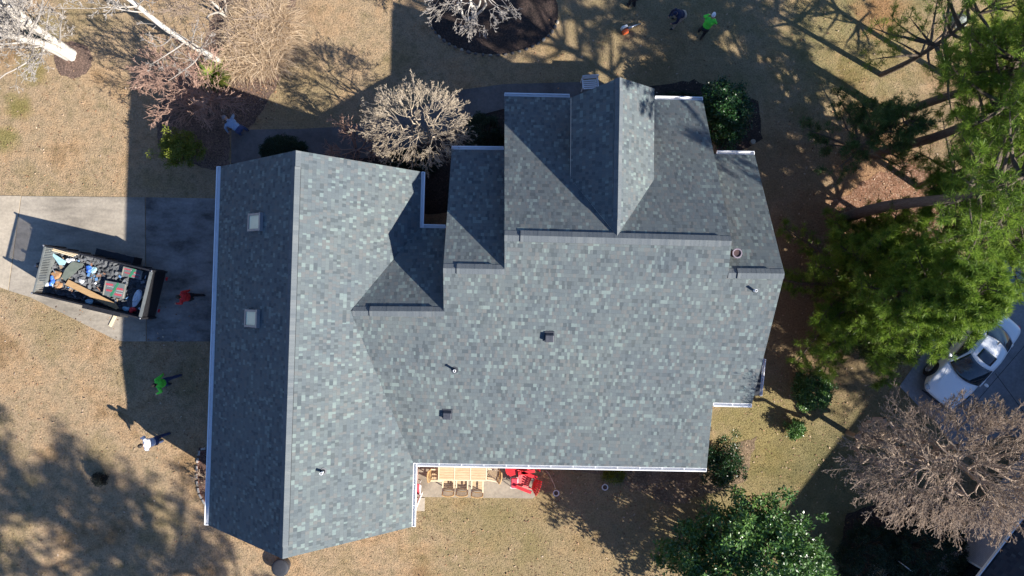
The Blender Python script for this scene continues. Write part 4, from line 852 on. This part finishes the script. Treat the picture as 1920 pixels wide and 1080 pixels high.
for x in (-TL / 2, TL / 2):
    for y in (-TW / 2, TW / 2):
        c_ = MB().box((x, y, (zb + zt) / 2), (.08, .08, zt - zb + .04)).build('corner_post', M['black'], tr); MB().ell((x, y, zt + .05), (.04, .04, .03)).build('cap_bolt', M['steel'], c_)
for s_ in (-1, 1):
    y = s_ * (TW / 2 + .17)
    m = MB(); m.tube([(-.95, y, .50), (-.80, y, .78), (.80, y, .78), (.95, y, .50)], .01, 4, caps=False)
    m.v = []; m.f = []; m.m = []; prof = [(-.98, .45), (-.82, .80), (.82, .80), (.98, .45)]
    for (a0, b0), (a1, b1) in zip(prof, prof[1:]):
        m.add([(a0, y - .14, b0), (a1, y - .14, b1), (a1, y + .14, b1), (a0, y + .14, b0), (a0, y - .14, b0 - .02), (a1, y - .14, b1 - .02), (a1, y + .14, b1 - .02), (a0, y + .14, b0 - .02)], [(0, 1, 2, 3), (7, 6, 5, 4), (0, 4, 5, 1), (2, 6, 7, 3), (1, 5, 6, 2), (3, 7, 4, 0)])
    m.build('fender', M['black'], tr)
    for x in (-.42, .42):
        w_ = MB().cyl((x, y, .37), .36, .22, 24, axis=(0, 1, 0)).build('wheel', M['rubber'], tr, bevel=.03); MB().cyl((x, y + s_ * .10, .37), .2, .05, 16, axis=(0, 1, 0)).build('rim', M['steel'], w_)
MB().box((-.3, 0, .58), (TL - 1.0, .9, .12)).build('chassis', M['black'], tr)
MB().tube([(-TL / 2 + .2, -.6, .55), (-TL / 2 - 1.05, -.05, .5)], .05, 6).tube([(-TL / 2 + .2, .6, .55), (-TL / 2 - 1.05, .05, .5)], .05, 6).box((-TL / 2 - .35, 0, .68), (.4, .6, .34)).build('tongue', M['black'], tr)
MB().tube([(-TL / 2 - .8, 0, .05), (-TL / 2 - .8, 0, .95)], .04, 10).cyl((-TL / 2 - .8, 0, .02), .12, .03).build('jack', M['steel'], tr)
for y in (-.7, .7): MB().box((TL / 2 + .02, y, .6), (.05, .14, .08)).build('tail_light', M['red'], tr)
# what lies in it (positions by eye inside the bed)
def inbed(px, py, z): return at(px, py, z)
def heap():
    rs = np.random.RandomState(3); root = MB(); n = 46; k = 22; h = np.zeros((n + 1, k + 1)); 
    xs = np.linspace(-TL / 2 + .06, TL / 2 - .08, n + 1); ys = np.linspace(-TW / 2 + .05, TW / 2 - .05, k + 1); H_ = 1.12 + .05 * rs.normal(size=(n + 1, k + 1)); 
    for _ in range(26):
        a, b, r_ = rs.uniform(-TL / 2, TL / 2), rs.uniform(-TW / 2, TW / 2), rs.uniform(.15, .5); H_ += rs.uniform(-.05, .10) * np.exp(-((xs[:, None] - a) ** 2 + (ys[None] - b) ** 2) / r_ ** 2)
    V = [(x, y, H_[i, j_]) for i, x in enumerate(xs) for j_, y in enumerate(ys)]; F = [(i * (k + 1) + j_, (i + 1) * (k + 1) + j_, (i + 1) * (k + 1) + j_ + 1, i * (k + 1) + j_ + 1) for i in range(n) for j_ in range(k)]
    root.add(V, F); o = root.build('roofing_rubbish', m_mulch('torn_shingles', (.085, .092, .10), (.11, .118, .128), (.14, .148, .158))); o.matrix_world = Mt @ Matrix.Translation((0, 0, 0)); tag(o, 'torn off dark shingles heaped in the trailer bed', 'rubbish', kind='stuff')
    s = MB()
    for _ in range(80):
        c = Vector((rs.uniform(-TL / 2 + .2, TL / 2 - .2), rs.uniform(-TW / 2 + .15, TW / 2 - .15), 1.2 + rs.uniform(0, .08))); s.box(c, (rs.uniform(.06, .22), rs.uniform(.03, .12), .012), rs.uniform(0, 3), mi=int(rs.choice([0, 0, 0, 0, 0, 1, 2, 3, 4])), rx=rs.uniform(-.1, .1), ry=rs.uniform(-.1, .1))
    o = s.build('rubbish_scraps', [mat_var('scrap_grey', (.13, .14, .15), (.2, .21, .22), 5), mat_var('scrap_tan', (.30, .2, .12), (.4, .3, .2), 5), mat_var('scrap_white', (.6, .6, .6), (.75, .75, .75), 5), mat_var('scrap_blue', (.08, .2, .42), (.15, .3, .5), 5), mat_var('scrap_brown', (.2, .1, .06), (.3, .16, .1), 5)])
    o.matrix_world = Mt; tag(o, 'small scraps of paper, tar strip and wood strewn over the heap in the trailer', 'rubbish', kind='stuff')
heap()
def flat(name, pts, z, th, mat, lb, cat, rx=0, bev=0, fold=0):
    q = [at(x, y, z) for x, y in pts]; s = MB(); s.prism([(p.x, p.y) for p in q], z - th, z); 
    c = sum(q, Vector()) / len(q); c.z = z - th; s.v = [tuple(Vector(v) - c) for v in s.v]; o = s.build(name, mat, bevel=bev); o.location = c; return tag(o, lb, cat)
flat('plywood_board', [(128, 524), (217, 569), (223, 578), (217, 580), (122, 534)], 1.36, .02, M['ply'], 'long brown plywood board lying across the rubbish in the trailer', 'board')
def wrapper(px, py, rz, W_, H_, lb, seed):
    rs = np.random.RandomState(seed); o = empty('bundle_wrapper', at(px, py, 1.33), rz, lb, 'wrapper'); MB().box((0, 0, 0), (W_, H_, .03)).build('sheet', mat_var('wrapper_grey', (.10, .12, .12), (.15, .17, .165), 3, .35, .4, .01), o, bevel=.01)
    s = MB(); s.box((0, 0, .018), (.10, H_, .004), rz=-.35); s.build('green_stripe', mat_var('stripe_green', (.03, .16, .08), (.04, .20, .1), 5, .4), o)
    s = MB()
    for a, b in ((-.26, .28), (-.2, -.12), (.22, .10), (.2, -.3)): s.box((a * W_, b * H_, .017), (.32 * W_, .13 * H_, .004))
    s.build('red_print', mat_var('print_red', (.34, .05, .07), (.42, .07, .09), 5, .5), o)
    for sx in (-1, 1): MB().box((sx * .45 * W_, 0, .017), (.05 * W_, H_ * .95, .004)).build('white_edge', M['conc'], o)
    s = MB()
    for i in range(6):
        for k in (-1, 1): s.box((-.32 * W_ + i * .045, .02 + k * .07, .017), (.018, .018, .004)); s.box((.12 * W_ + i * .045, -.06 + k * .05, .017), (.018, .018, .004))
    s.build('white_print', M['trim'], o)
wrapper(215, 543, trz + .05, .92, .62, 'large red, green and grey shingle wrapper nearest the middle of the trailer', 1); wrapper(248, 512, trz, .85, .38, 'narrower red and green shingle wrapper against the far side of the trailer', 2)
def bag(px, py, z, r, mat, lb, seed, name='plastic_bag', cat='bag', rz=0):
    rs = np.random.RandomState(seed); s = MB(); s.ell((0, 0, r[2] * .6), r, 14, 9); s.v = [tuple(Vector(v) * (1 + .28 * math.sin(v[0] * 17 + seed) * math.cos(v[1] * 19 + seed) + rs.uniform(-.10, .10))) for v in s.v]
    o = s.build(name, mat); o.location = at(px, py, z); o.rotation_euler = (0, 0, rz); return tag(o, lb, cat)
pb = mat_var('blue_plastic', (.03, .10, .5), (.06, .2, .62), 9, .35, .5, .01); pw = mat_var('white_plastic', (.55, .57, .6), (.75, .77, .8), 9, .35, .5, .01); pl_ = mat_var('pale_blue_plastic', (.25, .42, .5), (.36, .55, .62), 7, .4, .3, .01); pt = mat_var('brown_paper', (.30, .16, .07), (.40, .23, .12), 8, .8, .4, .01)
bag(168, 505, 1.2, (.13, .18, .05), pb, 'bright blue plastic wrapper in the middle of the trailer', 1, rz=trz); bag(176, 506, 1.2, (.14, .13, .05), pl_, 'teal crumpled wrapper touching the bright blue one', 2)
bag(99, 527, 1.2, (.10, .22, .07), pb, 'blue bag at the rear end of the trailer', 3, rz=-.2); bag(88, 533, 1.2, (.11, .16, .07), pw, 'white bag at the rear end of the trailer', 4); bag(107, 516, 1.2, (.2, .17, .05), pt, 'brown paper sack in the rear half of the trailer', 5); bag(110, 535, 1.2, (.17, .18, .05), pt, 'orange brown paper sack next to the blue bag in the trailer', 6)
bag(153, 527, 1.2, (.12, .09, .05), pw, 'small white crumpled rag near the middle of the trailer', 7); bag(258, 558, 1.2, (.16, .38, .06), pw, 'long white plastic sheet at the front end of the trailer', 8, rz=trz - .1); bag(249, 581, 1.2, (.15, .12, .07), M['red'], 'red crumpled plastic in the front corner of the trailer', 9)
bag(237, 579, 1.2, (.17, .10, .05), pl_, 'pale blue crumpled plastic beside the red one in the trailer', 10); bag(168, 567, 1.2, (.16, .15, .05), pl_, 'pale crumpled film under the end of the plywood board', 11); bag(132, 488, 1.2, (.18, .1, .05), pw, 'white crumpled paper at the tip of the pale blue sheet', 12)
flat('foam_sheet', [(92, 470), (124, 490), (120, 497), (111, 497)], 1.34, .03, pl_, 'pale blue triangular sheet in the rear corner of the trailer', 'sheet')
flat('felt_sheet', [(135, 490), (158, 495), (140, 512), (123, 527), (115, 520), (122, 505)], 1.30, .012, mat_var('olive_felt', (.10, .12, .10), (.15, .17, .14), 4, .8), 'grey green felt sheet in the rear half of the trailer', 'sheet')
for i in range(3):
    a, b = at(86 + i * 2, 462 + i * 3, 1.62), at(137 - i * 3, 476 + i * 2, 1.62); d = b - a
    s = MB(); s.box((0, 0, 0), (d.length, .045, .035)); o = s.build('lumber_strip', M['pale_wood']); o.location = (a + b) / 2 + Vector((0, 0, -.25 + .02)); o.location.z = 1.32 + i * .04; o.rotation_euler = (0, 0, math.atan2(d.y, d.x)); tag(o, 'tan lumber strip lying along the far inside wall of the trailer', 'lumber', 'tan lumber strips in the trailer')
a, b = at(206, 612, .05), at(216, 592, .05); d = b - a; o = MB().box((0, 0, 0), (d.length, .13, .04)).build('board', M['pale_wood'], bevel=.004); o.location = (a + b) / 2; o.rotation_euler = (0, 0, math.atan2(d.y, d.x)); tag(o, 'short pale board lying on the driveway beside the trailer', 'board')

# ================================================================ CAR
car = empty('car', (0, 0, 0), 0, 'white sedan with dark sunroof parked under the pines', 'car')
paint = newmat('white_car_paint')[0]; pb_ = paint.node_tree.nodes['Principled BSDF']; pb_.inputs['Base Color'].default_value = (.84, .85, .86, 1); pb_.inputs['Roughness'].default_value = .28; pb_.inputs['Metallic'].default_value = .0; pb_.inputs['Coat Weight'].default_value = 1; pb_.inputs['Coat Roughness'].default_value = .04
st = [(-.02, .50, .42, .50), (.05, .66, .34, .60), (.22, .80, .28, .70), (.5, .875, .24, .78), (.9, .90, .22, .86), (1.35, .91, .22, .93), (2.0, .915, .22, .96), (2.8, .915, .22, .98), (3.5, .90, .22, .99), (3.95, .88, .24, 1.01), (4.35, .83, .30, 1.02), (4.55, .74, .38, .96), (4.63, .60, .46, .80)]
s = MB(); rings = []
for x, hw, z0, z1 in st:
    half = [(0, z0), (hw * .8, z0), (hw * .97, z0 + .08), (hw, z0 + (z1 - z0) * .45), (hw * .985, z1 - .10), (hw * .93, z1 - .025), (hw * .80, z1 + .008), (hw * .5, z1 + .03), (0, z1 + .04)]
    rings.append([(x, -y, z) for y, z in half] + [(x, y, z) for y, z in half[-2:0:-1]])
n = len(rings[0]); vs = [v for r_ in rings for v in r_]; fs = [(i * n + k, (i + 1) * n + k, (i + 1) * n + (k + 1) % n, i * n + (k + 1) % n) for i in range(len(rings) - 1) for k in range(n)] + [tuple(range(n)), tuple((len(rings) - 1) * n + k for k in range(n))[::-1]]
s.add(vs, fs); o = s.build('body', paint, car, smooth=True); sb = o.modifiers.new('s', 'SUBSURF'); sb.levels = sb.render_levels = 2
def grid(fn, nu, nv, name, mat, th=.012, parent=car):
    V = [fn(i / nu, k / nv) for i in range(nu + 1) for k in range(nv + 1)]; F = [(i * (nv + 1) + k, (i + 1) * (nv + 1) + k, (i + 1) * (nv + 1) + k + 1, i * (nv + 1) + k + 1) for i in range(nu) for k in range(nv)]
    s = MB(); s.add(V, F); o = s.build(name, mat, parent, smooth=True); m_ = o.modifiers.new('t', 'SOLIDIFY'); m_.thickness = th; m_.offset = 0; return o
def crown_pt(x, y, z, hw, bul=.05): return (x, y, z + bul * (1 - (y / hw) ** 2))
cg = mat_var('car_glass', (.012, .02, .03), (.02, .035, .045), 2, .04, 0, spec=.9)
LP = lambda a, b, t: a + (b - a) * t
def wsh(u, v):   # windshield u 0 bottom..1 top
    hw = LP(.80, .60, u); y = (v * 2 - 1) * hw; x = LP(1.22, 2.02, u) + .24 * (y / hw) ** 2 * LP(1, .6, u); return (x, y, LP(.98, 1.40, u) + .025 * (1 - (y / hw) ** 2) + .03 * math.sin(math.pi * u))
def roofp(u, v):
    hw = LP(.60, .58, u) + .02 * math.sin(math.pi * u); y = (v * 2 - 1) * hw; x = LP(2.02 + .144 * (y / hw) ** 2, 3.30 - .12 * (y / hw) ** 2, u); return (x, y, 1.40 + .025 * (1 - (y / hw) ** 2) + .055 * math.sin(math.pi * u))
def rgl(u, v):
    hw = LP(.58, .70, u); y = (v * 2 - 1) * hw; x = LP(3.30, 3.98, u) - LP(.12, .20, u) * (y / hw) ** 2; return (x, y, LP(1.40, 1.06, u) + .025 * (1 - (y / hw) ** 2) + .03 * math.sin(math.pi * u))
grid(wsh, 8, 14, 'windshield', cg); grid(roofp, 10, 14, 'roof_panel', paint); grid(rgl, 8, 14, 'rear_window', cg)
for sgn in (-1, 1):
    top = [Vector(wsh(u, .5 + .5 * sgn)) for u in (0, .35, .7, 1)] + [Vector(roofp(u, .5 + .5 * sgn)) for u in (.25, .5, .75, 1)] + [Vector(rgl(u, .5 + .5 * sgn)) for u in (.4, .8, 1)]
    def side(u, v, top=top, sgn=sgn):
        t = u * (len(top) - 1); i = min(int(t), len(top) - 2); p = top[i].lerp(top[i + 1], t - i); b = Vector((p.x, sgn * .875, .96)); q = p.lerp(b, v); q.y += sgn * .03 * math.sin(math.pi * v); return tuple(q)
    grid(side, 20, 5, 'side_pillar', paint)
    def sw(u, v, side=side, sgn=sgn): q = Vector(side(LP(.14, .86, u), LP(.18, .86, v))); q.y += sgn * .012; return tuple(q)
    grid(sw, 14, 4, 'side_window', cg)
    mi = MB(); mi.ell((1.68, sgn * 1.02, 1.0), (.07, .11, .075), 14, 9); mo = mi.build('mirror', paint, car, smooth=True); MB().box((1.69, sgn * .92, .97), (.05, .12, .03)).build('mirror_arm', M['black'], mo)
    for x in (.92, 3.72):
        MB().cyl((x, sgn * .885, .36), .39, .10, 28, axis=(0, 1, 0)).build('wheel_arch', M['rubber'], car)
        wh = MB().cyl((x, sgn * .87, .33), .33, .21, 28, axis=(0, 1, 0)).build('wheel', M['rubber'], car, bevel=.03); rm = MB().cyl((x, sgn * .975, .33), .19, .012, 20, axis=(0, 1, 0))
        for k in range(5):
            t = 2 * math.pi * k / 5; rm.tube([(x, sgn * .985, .33), (x + .2 * math.cos(t), sgn * .985, .33 + .2 * math.sin(t))], .025, 6)
        rm.torus((x, sgn * .98, .33), .2, .018, 24, 6, M=Matrix.Rotation(math.pi / 2, 3, 'X')); rm.build('rim', M['steel'], wh)
    hl = MB(); hl.ell((.18, sgn * .66, .60), (.17, .15, .075), 14, 8, M=Matrix.Rotation(-sgn * .5, 3, 'Z')); hl.build('headlight', mat_var('lamp_lens', (.35, .37, .4), (.55, .57, .6), 6, .1, 0), car, smooth=True)
    tl = MB(); tl.ell((4.52, sgn * .62, .80), (.12, .14, .08), 14, 8); tl.build('tail_light', M['red'], car, smooth=True)
    MB().tube([(.45, sgn * .55, .805), (1.2, sgn * .62, .965)], .006, 5).build('hood_crease', paint, car)
def sun(u, v): q = Vector(roofp(LP(.14, .50, u), LP(.20, .80, v))); q.z += .012; return tuple(q)
grid(sun, 5, 6, 'sunroof', cg)
MB().add([(3.1, -.02, 1.47), (3.25, -.035, 1.47), (3.25, .035, 1.47), (3.28, 0, 1.53)], [(0, 1, 3), (0, 3, 2), (1, 2, 3), (0, 2, 1)]).build('antenna', M['black'], car)
MB().box((-.02, 0, .42), (.06, .9, .14)).build('grille', M['black'], car, bevel=.02); MB().box((-.035, 0, .30), (.05, 1.2, .08)).build('bumper_intake', M['black'], car, bevel=.02)
fr, re = at(1757, 748, .6), at(1882, 603, .8); d = re - fr; d.z = 0
car.location = Vector((fr.x, fr.y, .022)) ; car.rotation_euler = (0, 0, math.atan2(d.y, d.x))

# ================================================================ PATIO FURNITURE
zf = .05; y45 = [at(824, 864, .79), at(911, 866, .79), at(911, 902, .79), at(823, 901, .79)]
tcn = Vector(((y45[0].x + y45[1].x) / 2, (y45[0].y + y45[2].y) / 2, zf)); tl_, tw_ = 2.02, .98
tb = empty('dining_table', tcn + Vector((0, .08, 0)), YAW, 'long slatted teak table on the patio', 'table')
s = MB()
for i in range(3):
    cx = (i - 1) * tl_ / 3
    for k in range(9): s.box((cx, -tw_ / 2 + .06 + k * (tw_ - .12) / 8, .725), (tl_ / 3 - .07, (tw_ - .12) / 8 - .008, .022))
s.build('slats', M['wood'], tb)
s = MB()
for x in (-tl_ / 2, -tl_ / 6, tl_ / 6, tl_ / 2): s.box((x, 0, .728), (.055, tw_, .034))
for y in (-tw_ / 2 + .012, tw_ / 2 - .012):
    for i in (-1, 0, 1): s.box((i * tl_ / 3, y, .724), (tl_ / 3 - .058, .05, .03))
s.build('frame', M['pale_wood'], tb)
for x in (-1, 1):
    for y in (-1, 1): MB().box((x * (tl_ / 2 - .1), y * (tw_ / 2 - .08), .355), (.07, .07, .70)).build('leg', M['woodd'], tb)
def teak_chair(loc, rz, lb):   # faces +Y locally
    c = empty('dining_chair', loc, rz, lb, 'chair', 'teak chairs round the patio table'); s = MB()
    for k in range(6): s.box((0, -.20 + k * .075, .43), (.46, .062, .02))
    s.build('seat', M['wood'], c)
    for x in (-.24, .24):
        MB().box((x, .2, .31), (.045, .045, .62)).build('leg', M['woodd'], c); MB().tube([(x, -.22, 0), (x, -.24, .45), (x, -.33, .92)], .025, 6).build('leg', M['woodd'], c); MB().box((x, -.02, .635), (.055, .52, .025)).build('armrest', M['pale_wood'], c)
    s = MB()
    for k in range(9):
        x = -.19 + k * .0475; cv = .04 * (1 - (x / .2) ** 2); s.tube([(x, -.25 - cv * .5, .47), (x, -.335 - cv, .90)], .012, 4)
    s.build('back_slats', M['woodd'], c); s = MB(); pts = [(-.25 + .05 * k, -.335 - .05 * (1 - ((k - 5) / 5) ** 2), .93) for k in range(11)]; s.tube(pts, .03, 6); s.tube([(p[0], p[1] + .10, .48) for p in pts], .02, 6); s.build('back_rail', M['woodd'], c); return c
for (x, y, rz, lb) in ((843, 903, 0, 'left of the three teak chairs tucked under the lawn side of the table'), (868, 903, 0, 'middle of the three teak chairs tucked under the lawn side of the table'), (896, 905, .0, 'right of the three teak chairs tucked under the lawn side of the table'),
                       (822, 884, -math.pi / 2, 'teak chair at the head of the table nearest the garage wing'), (924, 884, math.pi / 2 - .15, 'teak chair at the head of the table nearest the red furniture')):
    teak_chair(at(x, y, zf), rz + YAW, lb)
def adirondack(loc, rz, lb):
    c = empty('adirondack_chair', loc, rz, lb, 'chair', 'red adirondack chairs on the patio'); s = MB()
    for k in range(7): s.box((0, .30 - k * .085, .36 - k * .022), (.54, .075, .022), rx=.25)
    s.build('seat', M['red'], c); s = MB()
    for k in range(7):
        t = (k - 3) / 3; s.box((t * .25, -.40, .55), (.066, .02, .62 - .12 * t * t), ry=t * .22, rx=-.0)
    s.v = [tuple(Vector((v[0], v[1] - (v[2] - .3) * .45, v[2]))) for v in s.v]; s.build('back', M['red'], c)
    MB().box((0, -.52, .58), (.60, .03, .06)).build('back_brace', M['red'], c)
    for x in (-.33, .33):
        s = MB(); s.box((x, -.05, .56), (.13, .72, .022)); s.build('armrest', M['red'], c); MB().box((x, .28, .275), (.03, .10, .55)).build('leg', M['red'], c); MB().box((x * .9, -.12, .18), (.03, .75, .10), rx=.28).build('leg', M['red'], c)
    return c
adirondack(at(984, 897, zf), R(68), 'red adirondack chair nearest the lawn at the right end of the patio'); adirondack(at(982, 866, zf), R(100), 'red adirondack chair mostly under the roof edge at the right end of the patio')
o = empty('side_table', at(958, 877, zf), .3, 'small red slatted round table between the teak table and the red chairs', 'table'); s = MB()
for k in range(6):
    hw = math.sqrt(max(.01, .24 ** 2 - (-.2 + k * .08) ** 2)); s.box((0, -.2 + k * .08, .45), (2 * hw, .07, .022), rz=0)
s.build('tabletop', M['red'], o)
for a in range(4): MB().box((.14 * math.cos(a * math.pi / 2 + .8), .14 * math.sin(a * math.pi / 2 + .8), .218), (.04, .04, .435)).build('leg', M['red'], o)
def cushion_seat(loc, rz, lb, name, cat, sx, sy, back):
    c = empty(name, loc, rz, lb, cat); MB().box((0, 0, .42), (sx, sy, .09)).build('cushion', M['pink'], c, bevel=.03); s = MB(); s.tube([(-sx / 2 - .02, -sy / 2 - .02, .36), (sx / 2 + .02, -sy / 2 - .02, .36), (sx / 2 + .02, sy / 2 + .02, .36), (-sx / 2 - .02, sy / 2 + .02, .36), (-sx / 2 - .02, -sy / 2 - .02, .36)], .018, 8)
    if back: s.tube([(sx / 2 + .02, -sy / 2, .38), (sx / 2 + .06, -sy / 2 + .02, .62), (sx / 2 + .09, sy / 2 - .02, .62), (sx / 2 + .02, sy / 2, .38)], .02, 8)
    s.build('frame', M['white'], c)
    for x in (-1, 1):
        for y in (-1, 1): MB().tube([(x * sx / 2, y * sy / 2, .36), (x * (sx / 2 + .03), y * (sy / 2 + .03), 0)], .016, 8).build('leg', M['white'], c)
    return c
cushion_seat(at(964, 901, zf), YAW, 'white framed footstool with red cushion below the red round table', 'footstool', 'stool', .26, .42, False)
cushion_seat(at(779, 912, zf), YAW, 'white framed chair with red cushion half hidden by the garage eave', 'lounge_chair', 'chair', .42, .46, True)
# white slatted bench by the entrance
be = empty('garden_bench', at(1104, 169, .03), YAW + .1, 'white slatted bench beside the entry gable', 'bench'); s = MB()
for k in range(5): s.box((0, -.05 + k * .085, .44), (.62, .06, .02))
s.build('seat', M['white'], be); s = MB()
for k in range(4): s.box((0, .36 + k * .01, .55 + k * .1), (.62, .02, .05))
s.build('backrest', M['white'], be)
for x in (-.33, .33): MB().box((x, -.05, .3), (.04, .05, .6)).build('leg', M['white'], be); MB().box((x, .36, .45), (.04, .05, .9)).build('leg', M['white'], be); MB().box((x, .15, .61), (.05, .46, .025)).build('armrest', M['white'], be)
# wire plant hoops, drain cover, hook, unit
for (x, y, lb) in ((1042, 922, 'white ringed stake light on the lawn right of the patio'), (1133, 911, 'white ringed stake light at the edge of the tree shadow')):
    o = empty('stake_light', at(x, y), 0, lb, 'garden light'); s = MB(); s.torus((0, 0, .22), .12, .022, 24, 6); s.build('rim', M['trim'], o); MB().cyl((0, 0, .21), .085, .03, 16).build('lens', M['mulch_l'], o); MB().tube([(0, 0, 0), (0, 0, .2)], .014, 6).build('stake', M['black'], o)
o = empty('wooden_stake', at(1037, 903), 0, 'thin pale stick leaning by the stake light right of the patio', 'stick'); MB().tube([(-.18, .35, .02), (.05, -.12, .10), (.1, -.3, .02)], .012, 6).build('shaft', M['pale_wood'], o); MB().tube([(-.18, .35, .02), (-.32, .5, .06)], .009, 6).build('side_twig', M['pale_wood'], o)
o = empty('fire_pit', at(531, 1058), 0, 'round dark covered fire pit below the garage gable', 'fire pit'); MB().cyl((0, 0, .20), .33, .40, 28, r2=.38).build('bowl', M['lead'], o); s = MB(); s.ell((0, 0, .41), (.37, .37, .06), 28, 8); s.build('lid', mat_var('pit_lid', (.014, .016, .022), (.024, .027, .036), 12, .7, .3), o, smooth=True)
o = empty('shepherd_hook', at(1648, 1028), 0, 'white metal garden hook between the two round clipped shrubs', 'hook'); MB().tube([(0, 0, 0), (0, 0, 1.75), (.1, -.08, 1.85), (.35, -.28, 1.86), (.42, -.25, 1.8), (.42, -.18, 1.72)], .018, 8).build('pole', M['trim'], o)
o = empty('air_conditioner', at(1645, 1078), R(-35), 'pale air conditioner box at the bottom edge between the clipped shrubs', 'air conditioner'); MB().box((0, 0, .42), (.8, .8, .84)).build('cabinet', M['trim'], o, bevel=.02); s = MB(); s.torus((0, 0, .85), .3, .02, 24, 6); s.torus((0, 0, .85), .18, .012, 24, 6); s.box((0, 0, .85), (.6, .02, .02)); s.box((0, 0, .85), (.02, .6, .02)); s.build('fan_guard', M['black'], o)
# brick edging of the side bed
eb = [(400, 838), (376, 842), (370, 870), (370, 900), (374, 925), (385, 945), (398, 955)]; k = 0
for (x0, y0), (x1, y1) in zip(eb, eb[1:]):
    a, b = at(x0, y0), at(x1, y1); n = max(1, int((b - a).length / .24))
    for i in range(n):
        c = a.lerp(b, (i + .5) / n); o = MB().box((0, 0, .03), (.21, .09, .08)).build('edging_brick', M['brick'], bevel=.006); o.location = c; o.rotation_euler = (0, 0, math.atan2(b.y - a.y, b.x - a.x)); tag(o, 'brick in the curved edging of the small bed beside the garage wing', 'brick', 'bricks edging the side bed')
# solar path light, small white stones near island
o = empty('downspout_pot', at(1408, 268), 0, 'small round pale pot by the upper right eave', 'pot'); MB().tube([(0, 0, 0), (0, 0, .28)], [.08, .11], 16).build('pot', M['conc_l'], o)
